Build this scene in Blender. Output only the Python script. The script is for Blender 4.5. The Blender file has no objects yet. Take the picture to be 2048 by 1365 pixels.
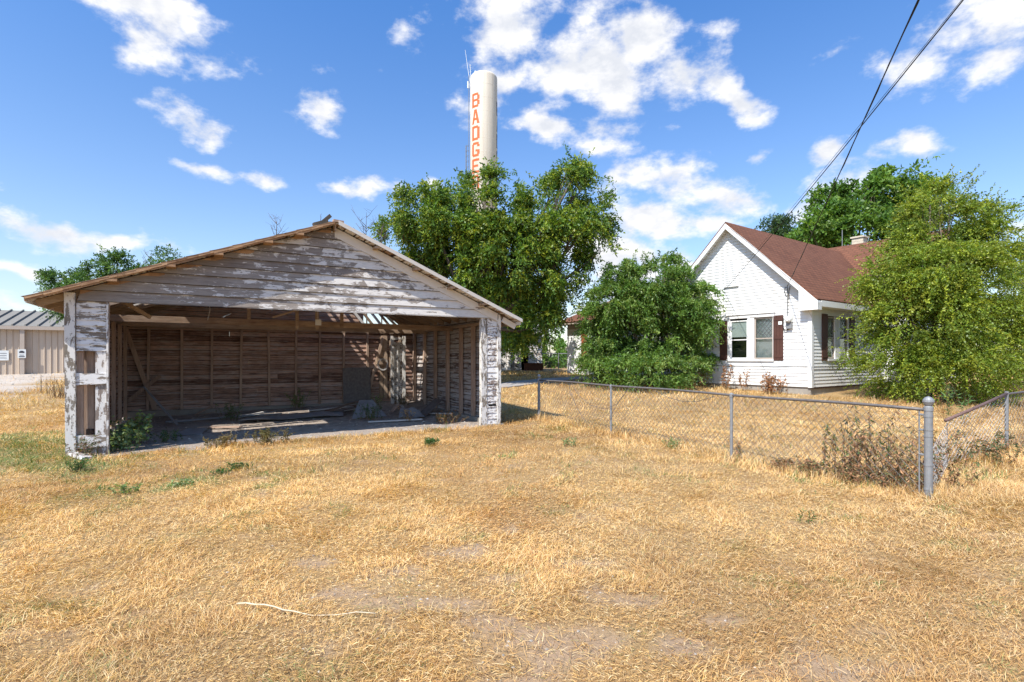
import bpy, math, random
import numpy as np
from mathutils import Vector, Matrix

C = bpy.context.scene
random.seed(7)
R_ = math.radians

# ------------------------------------------------------------------ camera, sky, sun, exposure
FPX, CX, HY, CAMH = 1060.0, 1024.0, 718.0, 1.75          # focal length in photo pixels, optical centre, horizon row
cd = bpy.data.cameras.new('camera'); cam = bpy.data.objects.new('camera', cd)
C.collection.objects.link(cam); C.camera = cam
cam.location = (0, 0, CAMH); cam.rotation_euler = (R_(90), 0, 0)
cd.sensor_width = 36; cd.lens = FPX / 2048 * 36; cd.shift_y = (HY - 682.5) / 2048
cd.clip_start = .05; cd.clip_end = 6000

SUN_TRAVEL = Vector((.487, .639, -1)).normalized()
sd = bpy.data.lights.new('sun', 'SUN'); sun = bpy.data.objects.new('sun', sd)
C.collection.objects.link(sun); sun.location = (-20, -25, 40)
sun.rotation_euler = SUN_TRAVEL.to_track_quat('-Z', 'Y').to_euler()
sd.energy = 4.6; sd.angle = R_(.5); sd.color = (1, .955, .88)

C.view_settings.view_transform = 'Standard'; C.view_settings.look = 'None'
C.view_settings.exposure = .70; C.view_settings.gamma = 1
C.cycles.max_bounces = 7; C.cycles.diffuse_bounces = 4; C.cycles.transparent_max_bounces = 8
C.cycles.use_denoising = True

W = bpy.data.worlds.new('World'); C.world = W; W.use_nodes = True


class NT:
    """small node helper"""
    def __init__(s, tree):
        s.t = tree; s.t.nodes.clear()
    def n(s, typ, inp=None, **kw):
        nd = s.t.nodes.new(typ)
        for k, v in kw.items(): setattr(nd, k, v)
        if inp:
            for k, v in inp.items():
                sk = nd.inputs[k]
                if isinstance(v, bpy.types.NodeSocket): s.t.links.new(v, sk)
                else: sk.default_value = v
        return nd
    def math(s, op, a, b=0.0, c=None, clamp=False):
        i = {0: a, 1: b}
        if c is not None: i[2] = c
        return s.n('ShaderNodeMath', i, operation=op, use_clamp=clamp).outputs[0]
    def vm(s, op, a, b=None, out=0):
        i = {0: a}
        if b is not None: i[1] = b
        return s.n('ShaderNodeVectorMath', i, operation=op).outputs[out]
    def noise(s, vec, scale, detail=4, rough=.5, dist=0.0, out='Fac'):
        return s.n('ShaderNodeTexNoise', {'Vector': vec, 'Scale': scale, 'Detail': detail, 'Roughness': rough, 'Distortion': dist}).outputs[out]
    def map(s, vec, scale=(1, 1, 1), loc=(0, 0, 0), rot=(0, 0, 0)):
        return s.n('ShaderNodeMapping', {'Vector': vec, 'Scale': scale, 'Location': loc, 'Rotation': rot}).outputs[0]
    def rng(s, v, a, b, c=0.0, d=1.0, smooth=False):
        return s.n('ShaderNodeMapRange', {'Value': v, 'From Min': a, 'From Max': b, 'To Min': c, 'To Max': d},
                   interpolation_type='SMOOTHSTEP' if smooth else 'LINEAR').outputs[0]
    def mix(s, f, a, b, blend='MIX'):
        nd = s.t.nodes.new('ShaderNodeMix'); nd.data_type = 'RGBA'; nd.blend_type = blend
        for k, v in ((0, f), (6, a), (7, b)):
            if isinstance(v, bpy.types.NodeSocket): s.t.links.new(v, nd.inputs[k])
            else: nd.inputs[k].default_value = v if k == 0 else (*v, 1)
        return nd.outputs[2]


def px_dir(x, y):
    return Vector(((x - CX) / FPX, 1, (HY - y) / FPX)).normalized()

# each cloud: direction given by where it stands in the sky, half width, half height, tilt (degrees), strength
CLOUDS = [
    (300, 30, 160, 70, 10, 1), (210, 10, 140, 40, 0, .5), (290, 95, 70, 45, 25, .6), (370, 215, 85, 42, 25, 1), (645, 215, 52, 52, 40, .7),
    (800, 60, 32, 55, 25, .45), (110, 462, 110, 34, 6, 1), (210, 478, 80, 26, 8, .8), (50, 535, 95, 18, 2, 1), (30, 590, 90, 34, 0, .6),
    (420, 335, 70, 17, 4, .7), (515, 350, 50, 15, 4, .6), (700, 382, 52, 26, 0, .9), (330, 500, 45, 17, 4, .5), (865, 375, 26, 22, 0, .9), (790, 390, 30, 22, 0, .4),
    (1020, 50, 90, 95, 20, 1), (1010, 160, 75, 60, 0, .9), (1200, 150, 190, 80, 6, 1.2), (1270, 70, 110, 75, 15, 1.1), (1370, 140, 95, 75, 15, 1), (1460, 195, 75, 40, 32, 1),
    (1440, 55, 40, 26, 10, .4), (1160, 240, 110, 34, 4, .7), (1100, 268, 66, 30, 6, 1), (1190, 290, 70, 26, 4, .8), (930, 215, 40, 34, 0, .4),
    (1310, 355, 90, 44, 10, .9), (1440, 385, 130, 36, 10, .85), (1510, 400, 60, 26, 5, .6), (1290, 445, 150, 52, 0, 1.1), (1250, 520, 170, 60, 0, .9), (1400, 440, 90, 34, 8, .7), (1230, 600, 120, 60, 0, .7),
    (1515, 295, 33, 19, 0, .8), (1658, 308, 44, 34, 0, 1.05), (1745, 335, 40, 14, 10, .4), (1825, 298, 66, 34, 10, .9), (1640, 400, 85, 50, -20, .7), (1830, 145, 52, 50, -25, .65),
    (1980, 40, 130, 70, 0, .9), (1960, 130, 70, 55, -20, .8), (1680, 130, 50, 14, -20, .3), (1325, 262, 26, 16, 0, .35), (1700, 395, 60, 40, 0, .6), (2040, 490, 60, 30, 0, .6),
    (-350, 250, 200, 70, 10, 1), (-500, 500, 260, 50, 0, 1), (2450, 300, 220, 70, 0, 1), (2500, 520, 260, 50, 0, .8),
]
t = NT(W.node_tree)
tc = t.n('ShaderNodeTexCoord').outputs['Generated']
sky = t.n('ShaderNodeTexSky', sky_type='NISHITA', sun_disc=False, sun_elevation=math.asin(-SUN_TRAVEL.z),
          sun_rotation=math.atan2(-SUN_TRAVEL.x, -SUN_TRAVEL.y), altitude=100, air_density=1.0, dust_density=1.0, ozone_density=1.2)
hz = t.n('ShaderNodeSeparateXYZ', {0: tc}).outputs[2]
skycol = t.mix(1.0, sky.outputs[0], t.mix(t.rng(hz, .05, .55), (.94, .91, .92), (.45, .78, 1.14)), 'MULTIPLY')
skycol = t.n('ShaderNodeHueSaturation', {'Color': skycol, 'Saturation': 1.0, 'Value': 1.0}).outputs[0]
wv = t.noise(tc, 7, 3, .5, out='Color')
dv = t.vm('ADD', tc, t.vm('SCALE', t.vm('SUBTRACT', wv, (.5, .5, .5)), None))
t.t.nodes[-1]
for nd in t.t.nodes:
    if nd.type == 'VECT_MATH' and nd.operation == 'SCALE': nd.inputs[3].default_value = .10
acc = None
for (px, py, rx, ry, rot, st) in CLOUDS:
    c = px_dir(px, py); a = R_(-rot)
    right = Vector((c.y, -c.x, 0)).normalized(); up = right.cross(c).normalized()
    ca, sa = math.cos(a), math.sin(a)
    k = 1060 / math.sqrt(1060 ** 2 + (px - CX) ** 2 + (HY - py) ** 2)
    ax = (right * ca + up * sa) / (rx * 1.17 / FPX * k); ay = (up * ca - right * sa) / (ry * 1.10 / FPX * k)
    dx = t.vm('DOT_PRODUCT', dv, tuple(ax), out='Value'); dy = t.vm('DOT_PRODUCT', dv, tuple(ay), out='Value')
    r2 = t.math('ADD', t.math('MULTIPLY', dx, dx), t.math('MULTIPLY_ADD', dy, dy, 0.0))
    dd = t.math('SQRT', r2)
    v = t.math('MULTIPLY_ADD', dd, -st, st)
    acc = v if acc is None else t.n('ShaderNodeMath', {0: acc, 1: v, 2: .18}, operation='SMOOTH_MAX').outputs[0]
fb = t.noise(t.map(tc, (1, 1, 1.7)), 13, 9, .60)
fb2 = t.noise(t.map(tc, (1, 1, 1.7), (0, 0, -.04)), 13, 5, .58)
dens = t.math('ADD', acc, t.math('MULTIPLY_ADD', fb, 2.6, -1.38))
mask = t.math('MULTIPLY', t.rng(dens, -.04, .72, smooth=True), t.rng(hz, -.02, .05))
shade = t.rng(t.math('SUBTRACT', fb, fb2), -.10, .14)
shade = t.math('MULTIPLY', t.math('ADD', t.math('MULTIPLY', shade, .65), t.math('MULTIPLY', t.rng(dens, .9, .1), .35)), 1.0, clamp=True)
ccol = t.mix(shade, (3.5, 3.65, 4.0), (5.4, 5.3, 5.2))
skyall = t.mix(mask, skycol, ccol)
skyall = t.mix(t.rng(hz, -.01, -.04), skyall, (1.6, 1.35, 1.0))
bg = t.n('ShaderNodeBackground', {'Color': skyall, 'Strength': .14})
t.n('ShaderNodeOutputWorld', {0: bg.outputs[0]})


# ------------------------------------------------------------------ object helpers
def tag(o, label=None, cat=None, group=None, kind=None):
    for k, v in (('label', label), ('category', cat), ('group', group), ('kind', kind)):
        if v: o[k] = v
    return o

def empty(name, loc, rz=0, **kw):
    o = bpy.data.objects.new(name, None); C.collection.objects.link(o)
    o.location = loc; o.rotation_euler = (0, 0, rz); o.empty_display_size = .2
    return tag(o, **kw)

def link_mesh(name, me, mat, parent=None):
    if mat: me.materials.append(mat)
    o = bpy.data.objects.new(name, me); C.collection.objects.link(o)
    if parent: o.parent = parent
    return o

def np_mesh(name, verts, quads=None, tris=None, cols=None, smooth=False):
    """fast mesh from numpy arrays"""
    me = bpy.data.meshes.new(name)
    verts = np.asarray(verts, np.float32)
    loops = []; tot = []
    if quads is not None and len(quads): q = np.asarray(quads, np.int32); loops.append(q.ravel()); tot.append(np.full(len(q), 4, np.int32))
    if tris is not None and len(tris): q = np.asarray(tris, np.int32); loops.append(q.ravel()); tot.append(np.full(len(q), 3, np.int32))
    loops = np.concatenate(loops); tot = np.concatenate(tot); st = np.concatenate(([0], np.cumsum(tot)[:-1])).astype(np.int32)
    me.vertices.add(len(verts)); me.vertices.foreach_set('co', verts.ravel())
    me.loops.add(len(loops)); me.loops.foreach_set('vertex_index', loops)
    me.polygons.add(len(tot)); me.polygons.foreach_set('loop_start', st); me.polygons.foreach_set('loop_total', tot)
    if smooth: me.polygons.foreach_set('use_smooth', np.ones(len(tot), bool))
    if cols is not None:
        at = me.color_attributes.new('Col', 'FLOAT_COLOR', 'POINT')
        c4 = np.ones((len(verts), 4), np.float32); c4[:, :3] = cols
        at.data.foreach_set('color', c4.ravel())
    me.update(calc_edges=True)
    return me

class MB:
    """collects boxes, prisms, tubes and faces that become ONE mesh"""
    def __init__(s): s.v = []; s.f = []; s.c = []; s.col = .5
    def add(s, vs, fs):
        b = len(s.v); s.v += [tuple(v) for v in vs]; s.f += [tuple(b + i for i in f) for f in fs]; s.c += [s.col] * len(vs)
        return s
    def hexa(s, p):     # 8 points: bottom 4 ccw, top 4 ccw
        return s.add(p, [(3, 2, 1, 0), (4, 5, 6, 7), (0, 1, 5, 4), (1, 2, 6, 5), (2, 3, 7, 6), (3, 0, 4, 7)])
    def box(s, x0, x1, y0, y1, z0, z1):
        return s.hexa([(x0, y0, z0), (x1, y0, z0), (x1, y1, z0), (x0, y1, z0), (x0, y0, z1), (x1, y0, z1), (x1, y1, z1), (x0, y1, z1)])
    def beam(s, a, b, w, h, up=(0, 0, 1)):
        a, b = Vector(a), Vector(b); d = (b - a).normalized(); r = d.cross(Vector(up))
        if r.length < 1e-4: r = d.cross(Vector((1, 0, 0)))
        r.normalize(); u = r.cross(d); r = r * w / 2; u = u * h / 2
        return s.hexa([a - r - u, a + r - u, b + r - u, b - r - u, a - r + u, a + r + u, b + r + u, b - r + u])
    def tube(s, pts, rad, n=8, cap=True):
        pts = [Vector(p) for p in pts]; m = len(pts)
        rad = [rad] * m if not isinstance(rad, (list, tuple)) else rad
        vs = []; prev = None
        for i, p in enumerate(pts):
            d = (pts[min(i + 1, m - 1)] - pts[max(i - 1, 0)])
            d = d.normalized() if d.length > 1e-9 else Vector((0, 0, 1))
            r = prev - d * prev.dot(d) if prev is not None else d.cross(Vector((.13, .31, .94)) if abs(d.z) < .9 else Vector((1, 0, 0)))
            if r.length < 1e-6: r = d.orthogonal()
            r.normalize(); prev = r; u = d.cross(r)
            for k in range(n):
                a = 2 * math.pi * k / n; vs.append(p + (r * math.cos(a) + u * math.sin(a)) * rad[i])
        fs = [(i * n + k, i * n + (k + 1) % n, (i + 1) * n + (k + 1) % n, (i + 1) * n + k) for i in range(m - 1) for k in range(n)]
        if cap: fs += [tuple(range(n - 1, -1, -1)), tuple((m - 1) * n + k for k in range(n))]
        return s.add(vs, fs)
    def lathe(s, prof, c=(0, 0, 0), n=16):
        vs = [(c[0] + r * math.cos(2 * math.pi * k / n), c[1] + r * math.sin(2 * math.pi * k / n), c[2] + z) for r, z in prof for k in range(n)]
        m = len(prof)
        fs = [(i * n + k, i * n + (k + 1) % n, (i + 1) * n + (k + 1) % n, (i + 1) * n + k) for i in range(m - 1) for k in range(n)]
        fs += [tuple(range(n - 1, -1, -1)), tuple((m - 1) * n + k for k in range(n))]
        return s.add(vs, fs)
    def build(s, name, mat, parent=None, smooth=False):
        me = bpy.data.meshes.new(name); me.from_pydata(s.v, [], s.f)
        at = me.color_attributes.new('Col', 'FLOAT_COLOR', 'POINT')
        c = np.ones((len(s.v), 4), np.float32); c[:, :3] = np.asarray(s.c, np.float32).reshape(len(s.v), -1)
        at.data.foreach_set('color', c.ravel())
        if smooth:
            me.polygons.foreach_set('use_smooth', np.ones(len(me.polygons), bool))
        me.update()
        return link_mesh(name, me, mat, parent)

def one(name, mat, parent, fn, *a, smooth=False, col=None, **kw):
    m = MB()
    if col is not None: m.col = col
    getattr(m, fn)(*a, **kw)
    return m.build(name, mat, parent, smooth)

# lattice noise for numpy
_tab = np.random.RandomState(5).rand(256, 256)
def vnoise(x, y):
    x = np.asarray(x, float); y = np.asarray(y, float)
    xi = np.floor(x).astype(int); yi = np.floor(y).astype(int); fx = x - xi; fy = y - yi
    fx = fx * fx * (3 - 2 * fx); fy = fy * fy * (3 - 2 * fy)
    g = lambda a, b: _tab[a % 256, b % 256]
    return (g(xi, yi) * (1 - fx) + g(xi + 1, yi) * fx) * (1 - fy) + (g(xi, yi + 1) * (1 - fx) + g(xi + 1, yi + 1) * fx) * fy
def fbm(x, y, o=4):
    s = 0; a = .5; t_ = 0
    for i in range(o): s = s + a * vnoise(x * 2 ** i + 17 * i, y * 2 ** i + 31 * i); t_ += a; a *= .5
    return s / t_

def ground_z(x, y):
    x = np.asarray(x, float); y = np.asarray(y, float)
    r = np.clip(.045 * (y - 14.5), 0, .95)
    und = (fbm(x * .35, y * .35, 3) - .5) * .10 * np.clip((22 - y) / 10, .3, 1)
    fine = (fbm(x * 2.2 + 9, y * 2.2, 3) - .5) * .035
    return r + und + fine
def gz(x, y): return float(ground_z(x, y))
def at(px, py, Y): return Vector(((px - CX) / FPX * Y, Y, CAMH + (HY - py) * Y / FPX))


# ------------------------------------------------------------------ materials
def mat(name):
    m = bpy.data.materials.new(name); m.use_nodes = True
    return m, NT(m.node_tree)
def out(t, sh): t.n('ShaderNodeOutputMaterial', {0: sh})
def bump(t, h, strength=.5, dist=.02):
    return t.n('ShaderNodeBump', {'Height': h, 'Strength': strength, 'Distance': dist}).outputs[0]
def pbr(t, col, rough=.7, metal=0.0, normal=None, spec=.4):
    i = {'Base Color': col if isinstance(col, bpy.types.NodeSocket) else (*col, 1), 'Roughness': rough, 'Metallic': metal, 'Specular IOR Level': spec}
    if normal: i['Normal'] = normal
    return t.n('ShaderNodeBsdfPrincipled', i).outputs[0]

def m_plain(name, col, rough=.6, metal=0.0, var=.12, scale=6, b=.15):
    m, t = mat(name); co = t.n('ShaderNodeTexCoord').outputs['Object']
    n = t.noise(co, scale, 6, .6)
    c = t.mix(n, tuple(v * (1 - var * 2) for v in col), tuple(min(1, v * (1 + var)) for v in col))
    out(t, pbr(t, c, rough, metal, bump(t, t.noise(co, scale * 8, 4), b, .01), spec=.08 if rough > .75 else .35)); return m

def m_wood(name, dark, light, stretch=(1.5, 20, 30), paint=None, thr=.5, pscale=(1.0, 1.0, 4.5), pthin=.015, streak=.5, pdark=(.55, .53, .5), var=.6, xgrad=0.0, xmid=0.0, pvar=.08, crack=None, slo=.30):
    """weathered boards, grain along the stretched axis, with what is left of the paint"""
    m, t = mat(name); co = t.n('ShaderNodeTexCoord').outputs['Object']
    at_ = t.n('ShaderNodeVertexColor', layer_name='Col').outputs[0]
    rnd = t.n('ShaderNodeSeparateColor', {0: at_}).outputs[0]
    off = t.vm('SCALE', t.n('ShaderNodeCombineXYZ', {0: rnd, 1: rnd, 2: rnd}).outputs[0]); t.t.nodes[-1].inputs[3].default_value = 7.0
    for nd in t.t.nodes:
        if nd.type == 'VECT_MATH' and nd.operation == 'SCALE': nd.inputs[3].default_value = 7.0
    co2 = t.vm('ADD', co, off)
    g = t.noise(t.map(co2, stretch), 1.0, 7, .65)
    g2 = t.noise(t.map(co2, tuple(v * 3 for v in stretch)), 1.0, 3, .6)
    big = t.noise(t.map(co2, (1.2, 1.2, 1.2)), 1.3, 4, .6)
    f = t.math('MULTIPLY_ADD', big, .5, t.math('MULTIPLY', g, .6))
    f = t.rng(t.math('MULTIPLY_ADD', rnd, var * .35, f), .38 + (var - .6) * .175, .92 + (var - .6) * .175)
    c = t.mix(f, dark, light)
    c = t.mix(t.math('MULTIPLY', t.rng(g2, slo, slo + .14, 1, 0), streak), c, tuple(v * .35 for v in dark))
    h = t.math('MULTIPLY', g2, .5)
    rough = .85
    if paint:
        p = t.noise(t.map(co2, pscale), 1.7, 12, .70, .3)
        p = t.math('MULTIPLY_ADD', big, .22, p)
        p = t.math('MULTIPLY_ADD', g, .22, p)
        p = t.math('ADD', p, t.math('MULTIPLY_ADD', rnd, pvar, -.5 * pvar - .03))
        p = t.math('ADD', p, t.math('MULTIPLY_ADD', t.noise(t.map(co2, (14, 14, 30)), 1.0, 5, .7), .16, -.08))
        if xgrad:
            sx = t.n('ShaderNodeSeparateXYZ', {0: co})
            p = t.math('ADD', p, t.math('MULTIPLY_ADD', sx.outputs[0], xgrad, -xgrad * xmid))
        k = t.rng(p, thr + .19 - pthin, thr + .19 + pthin)
        pc = t.mix(t.noise(t.map(co, (3, 3, 9)), 3, 6, .6), pdark, paint)
        c = t.mix(k, c, pc); h = t.math('MULTIPLY_ADD', k, .8, h)
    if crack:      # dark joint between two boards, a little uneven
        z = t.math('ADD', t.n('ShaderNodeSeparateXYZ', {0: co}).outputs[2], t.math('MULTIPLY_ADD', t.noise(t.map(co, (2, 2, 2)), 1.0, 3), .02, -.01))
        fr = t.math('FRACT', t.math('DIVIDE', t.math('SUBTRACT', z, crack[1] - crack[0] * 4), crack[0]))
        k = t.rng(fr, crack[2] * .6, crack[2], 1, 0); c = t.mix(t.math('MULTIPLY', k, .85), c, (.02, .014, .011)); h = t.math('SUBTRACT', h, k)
    out(t, pbr(t, c, rough, 0, bump(t, h, .6, .006), spec=.25)); return m

M = {}
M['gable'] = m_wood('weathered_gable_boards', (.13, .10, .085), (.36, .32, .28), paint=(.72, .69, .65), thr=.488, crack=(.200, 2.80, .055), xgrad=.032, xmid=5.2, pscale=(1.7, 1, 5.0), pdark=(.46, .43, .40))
M['return'] = m_wood('peeling_return_boards', (.14, .105, .08), (.34, .29, .235), (1.5, 20, 30), paint=(.80, .78, .76), thr=.485, pscale=(2.8, 1, 9), pdark=(.58, .56, .54))
M['return2'] = m_wood('peeling_lap_boards', (.13, .085, .065), (.32, .27, .24), (1.5, 20, 30), paint=(.78, .76, .73), thr=.47, pscale=(7, 1, 16), pdark=(.58, .56, .54))
M['post'] = m_wood('peeling_post_paint', (.12, .095, .07), (.34, .30, .25), (30, 30, 1.8), paint=(.70, .67, .61), thr=.470, pscale=(8, 8, 2.6), pdark=(.60, .58, .56))
M['jamb'] = m_wood('half_peeled_jamb', (.14, .10, .08), (.36, .31, .27), (30, 30, 1.5), paint=(.74, .71, .68), thr=.50, pscale=(6, 6, 2.2))
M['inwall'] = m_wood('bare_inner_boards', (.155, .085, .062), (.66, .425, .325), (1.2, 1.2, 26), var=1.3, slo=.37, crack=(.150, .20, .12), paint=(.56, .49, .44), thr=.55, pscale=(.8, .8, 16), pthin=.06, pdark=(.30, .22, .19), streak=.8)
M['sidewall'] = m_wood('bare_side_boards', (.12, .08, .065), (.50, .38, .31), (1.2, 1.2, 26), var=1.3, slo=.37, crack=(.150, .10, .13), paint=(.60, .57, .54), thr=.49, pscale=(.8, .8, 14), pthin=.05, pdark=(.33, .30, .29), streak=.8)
M['stud'] = m_wood('old_stud_wood', (.22, .14, .10), (.56, .41, .31), (26, 26, 1.4))
M['beam'] = m_wood('old_beam_wood', (.15, .09, .055), (.48, .36, .26), (2, 26, 26))
M['rake'] = m_wood('painted_rake_boards', (.16, .11, .085), (.35, .30, .26), (1.6, 20, 20), paint=(.68, .63, .57), thr=.38, pscale=(1.4, 2, 3))
M['deck'] = m_wood('roof_decking', (.14, .075, .045), (.44, .30, .19), (24, 1.2, 24), paint=(.72, .69, .65), thr=.50, pscale=(6, 1.2, 6))
M['rust'] = m_wood('rusty_roof_metal', (.11, .06, .035), (.34, .23, .15), (4, 1.0, 3), paint=(.36, .33, .30), thr=.58, pscale=(2, 1.2, 2), pthin=.1, pdark=(.35, .28, .23))
M['beige'] = m_wood('beige_edge_board', (.20, .15, .11), (.42, .34, .27), (1.5, 20, 12), paint=(.50, .44, .37), thr=.38)
M['edge'] = m_wood('torn_roof_edge', (.13, .06, .03), (.52, .33, .19), (3, 1, 6))
M['sheet'] = m_plain('old_sheet_metal', (.34, .35, .36), .5, .35, .3, 3)
M['galv'] = m_plain('galvanized_steel', (.27, .275, .28), .55, .3, .2, 14)
M['chain'] = m_plain('dull_chain_wire', (.17, .165, .155), .8, 0, .2, 14)
M['chainlight'] = m_plain('silvery_chain_wire', (.36, .36, .355), .8, 0, .15, 14)
M['galvdark'] = m_plain('weathered_rail_steel', (.19, .17, .16), .6, .4, .35, 14)
M['rustpipe'] = m_plain('rusty_pipe', (.20, .12, .10), .7, .2, .3, 14)
def m_white():
    m, t = mat('white_house_paint'); co = t.n('ShaderNodeTexCoord').outputs['Object']
    st = t.noise(t.map(co, (5, 5, .5)), 1.0, 6, .65); sp = t.noise(co, 22, 5, .7); low = t.rng(t.n('ShaderNodeSeparateXYZ', {0: co}).outputs[2], .5, 1.6, .35, 0)
    c = t.mix(t.math('ADD', t.rng(st, .5, .8, 0, .45), low), (.70, .70, .69), (.52, .48, .42))
    c = t.mix(t.rng(sp, .66, .72, 0, .5), c, (.38, .34, .30))
    out(t, pbr(t, c, .6, 0, bump(t, sp, .15, .004), spec=.3)); return m
M['white'] = m_white()
M['whitew'] = m_wood('worn_header_board', (.18, .15, .13), (.36, .33, .3), (2, 2, 20), paint=(.8, .8, .8), thr=.42, pscale=(3, 3, 8))
M['shutter'] = m_plain('brown_shutter_paint', (.085, .036, .026), .65, 0, .25, 3)
M['shutter2'] = m_plain('faded_orange_shutter_paint', (.36, .10, .05), .65, 0, .15, 3)
M['concrete'] = m_plain('foundation_concrete', (.33, .30, .26), .9, 0, .2, 4, .4)
M['curtain'] = m_plain('grey_window_curtain', (.26, .27, .28), .9, 0, .12, 7)
M['shade'] = m_plain('pale_roller_shade', (.55, .56, .52), .9, 0, .08, 7)
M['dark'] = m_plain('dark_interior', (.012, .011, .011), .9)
M['black'] = m_plain('black_rubber', (.018, .018, .018), .6)
M['brick'] = m_plain('cream_chimney_brick', (.60, .52, .40), .9, 0, .2, 9, .5)
M['lattice'] = m_plain('dark_lattice_lead', (.10, .095, .09), .6)
M['stick'] = m_plain('bleached_stick', (.60, .50, .35), .7, 0, .15, 12)
M['tanwall'] = m_plain('tan_steel_wall', (.50, .405, .315), .55, .1, .04, 2)
M['tanroof'] = m_plain('grey_steel_roof', (.23, .215, .19), .85, 0, .08, 2)
M['tantrim'] = m_plain('tan_trim', (.42, .35, .29), .55, .1, .05, 2)
M['signface'] = m_plain('faded_sign_face', (.70, .72, .70), .6)
M['signred'] = m_plain('sign_mark', (.05, .05, .06), .6)
M['path'] = m_plain('concrete_path', (.36, .33, .31), .9, 0, .2, 5, .4)
M['letter'] = m_plain('orange_letter_paint', (.58, .125, .03), .6, 0, .2, 1.5)
M['letterdark'] = m_plain('dark_letter_paint', (.05, .06, .12), .6)
M['couch'] = m_plain('rusty_brown_box_paint', (.13, .06, .04), .8, 0, .3, 3)
M['wire'] = m_plain('wire_insulation', (.02, .02, .022), .6)
M['conduit'] = m_plain('pale_cable', (.5, .48, .46), .6)
def m_tower():
    m, t = mat('cream_tower_paint'); co = t.n('ShaderNodeTexCoord').outputs['Object']
    st = t.noise(t.map(co, (2.2, 2.2, .06)), 1.0, 7, .7); pl = t.noise(t.map(co, (.5, .5, .25)), 1.0, 4, .6)
    c = t.mix(t.rng(st, .50, .72, 0, .55), t.mix(pl, (.68, .62, .52), (.60, .54, .45)), (.40, .29, .20))
    out(t, pbr(t, c, .65, 0, None, spec=.25)); return m
M['towerwhite'] = m_tower()

def m_shingles():
    m, t = mat('brown_asphalt_shingles'); co = t.n('ShaderNodeTexCoord').outputs['Object']
    uvn = t.n('ShaderNodeUVMap').outputs[0]
    br = t.n('ShaderNodeTexBrick', {'Vector': uvn, 'Color1': (.215, .085, .048, 1), 'Color2': (.095, .036, .022, 1), 'Mortar': (.02, .01, .008, 1), 'Scale': 1.0,
             'Mortar Size': .030, 'Mortar Smooth': .2, 'Brick Width': .33, 'Row Height': .20, 'Bias': -.1})
    c = t.mix(t.math('MULTIPLY', t.noise(t.map(co, (.6, .6, .6)), 1.4, 6, .65), 1.0), br.outputs[0], (.22, .10, .06))
    c = t.mix(t.rng(t.noise(co, 45, 3), .35, .7), t.mix(.5, c, (.07, .03, .02)), c)
    out(t, pbr(t, c, .9, 0, bump(t, br.outputs['Fac'], -.6, .02), spec=.2)); return m
M['shingle'] = m_shingles()

def m_glass():
    m, t = mat('old_window_glass'); co = t.n('ShaderNodeTexCoord').outputs['Object']
    fr = t.math('POWER', t.n('ShaderNodeLayerWeight', {'Blend': .5}).outputs[1], 4.0)
    gl = t.n('ShaderNodeBsdfGlossy', {'Color': (.9, .95, 1, 1), 'Roughness': .06, 'Normal': bump(t, t.noise(co, 3, 2), .1, .02)}).outputs[0]
    tr = t.n('ShaderNodeBsdfTransparent', {'Color': (.86, .9, .9, 1)}).outputs[0]
    out(t, t.n('ShaderNodeMixShader', {0: t.math('MULTIPLY_ADD', fr, .8, .09), 1: tr, 2: gl}).outputs[0]); return m
M['glass'] = m_glass()

def m_leaf(name, rough=.45, trans=.38, bright=1.0):
    m, t = mat(name); c = t.n('ShaderNodeVertexColor', layer_name='Col').outputs[0]
    d = t.n('ShaderNodeBsdfPrincipled', {'Base Color': c, 'Roughness': rough, 'Specular IOR Level': .35}).outputs[0]
    tc_ = t.mix(1.0, c, (1.5 * bright, 1.45 * bright, .55), 'MULTIPLY')
    tr = t.n('ShaderNodeBsdfTranslucent', {'Color': tc_}).outputs[0]
    out(t, t.n('ShaderNodeMixShader', {0: trans, 1: d, 2: tr}).outputs[0]); return m
M['leaf'] = m_leaf('leaf_green')
M['straw'] = m_leaf('dry_straw', .6, .22)
M['dryleaf'] = m_leaf('dry_leaf', .8, .2)
M['bark'] = m_wood('tree_bark', (.05, .04, .03), (.17, .14, .11), (12, 12, 2.5))

def m_ground():
    m, t = mat('dry_lawn_ground'); co = t.n('ShaderNodeTexCoord').outputs['Object']
    c = t.n('ShaderNodeVertexColor', layer_name='Col').outputs[0]
    n1 = t.noise(co, 18, 8, .7); n2 = t.noise(co, 1.1, 5, .6); n3 = t.noise(co, 70, 4, .7)
    c = t.mix(t.rng(n1, .3, .7), t.mix(.5, c, (.10, .065, .035)), c)
    c = t.mix(t.math('MULTIPLY', t.rng(n2, .35, .7), .4), c, t.mix(1.0, c, (.68, .62, .56), 'MULTIPLY'))
    c = t.mix(t.math('MULTIPLY', t.rng(n3, .55, .75), .35), c, t.mix(.6, c, (.62, .48, .28)))
    out(t, pbr(t, c, .95, 0, bump(t, t.math('ADD', n1, t.math('MULTIPLY', n3, .6)), .7, .03), spec=.15)); return m
M['ground'] = m_ground()
def m_dirt():
    m, t = mat('garage_dirt'); co = t.n('ShaderNodeTexCoord').outputs['Object']
    n1 = t.noise(co, 6, 8, .7); n2 = t.noise(co, 55, 4, .7)
    c = t.mix(t.rng(n1, .3, .7), (.17, .135, .11), (.46, .39, .33)); c = t.mix(t.rng(t.noise(co, 1.6, 5, .7), .45, .62), c, (.40, .33, .27))
    c = t.mix(t.rng(n2, .62, .68), c, (.52, .50, .47))
    out(t, pbr(t, c, .95, 0, bump(t, t.math('ADD', n1, n2), .8, .03), spec=.15)); return m
M['dirt'] = m_dirt()

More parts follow.
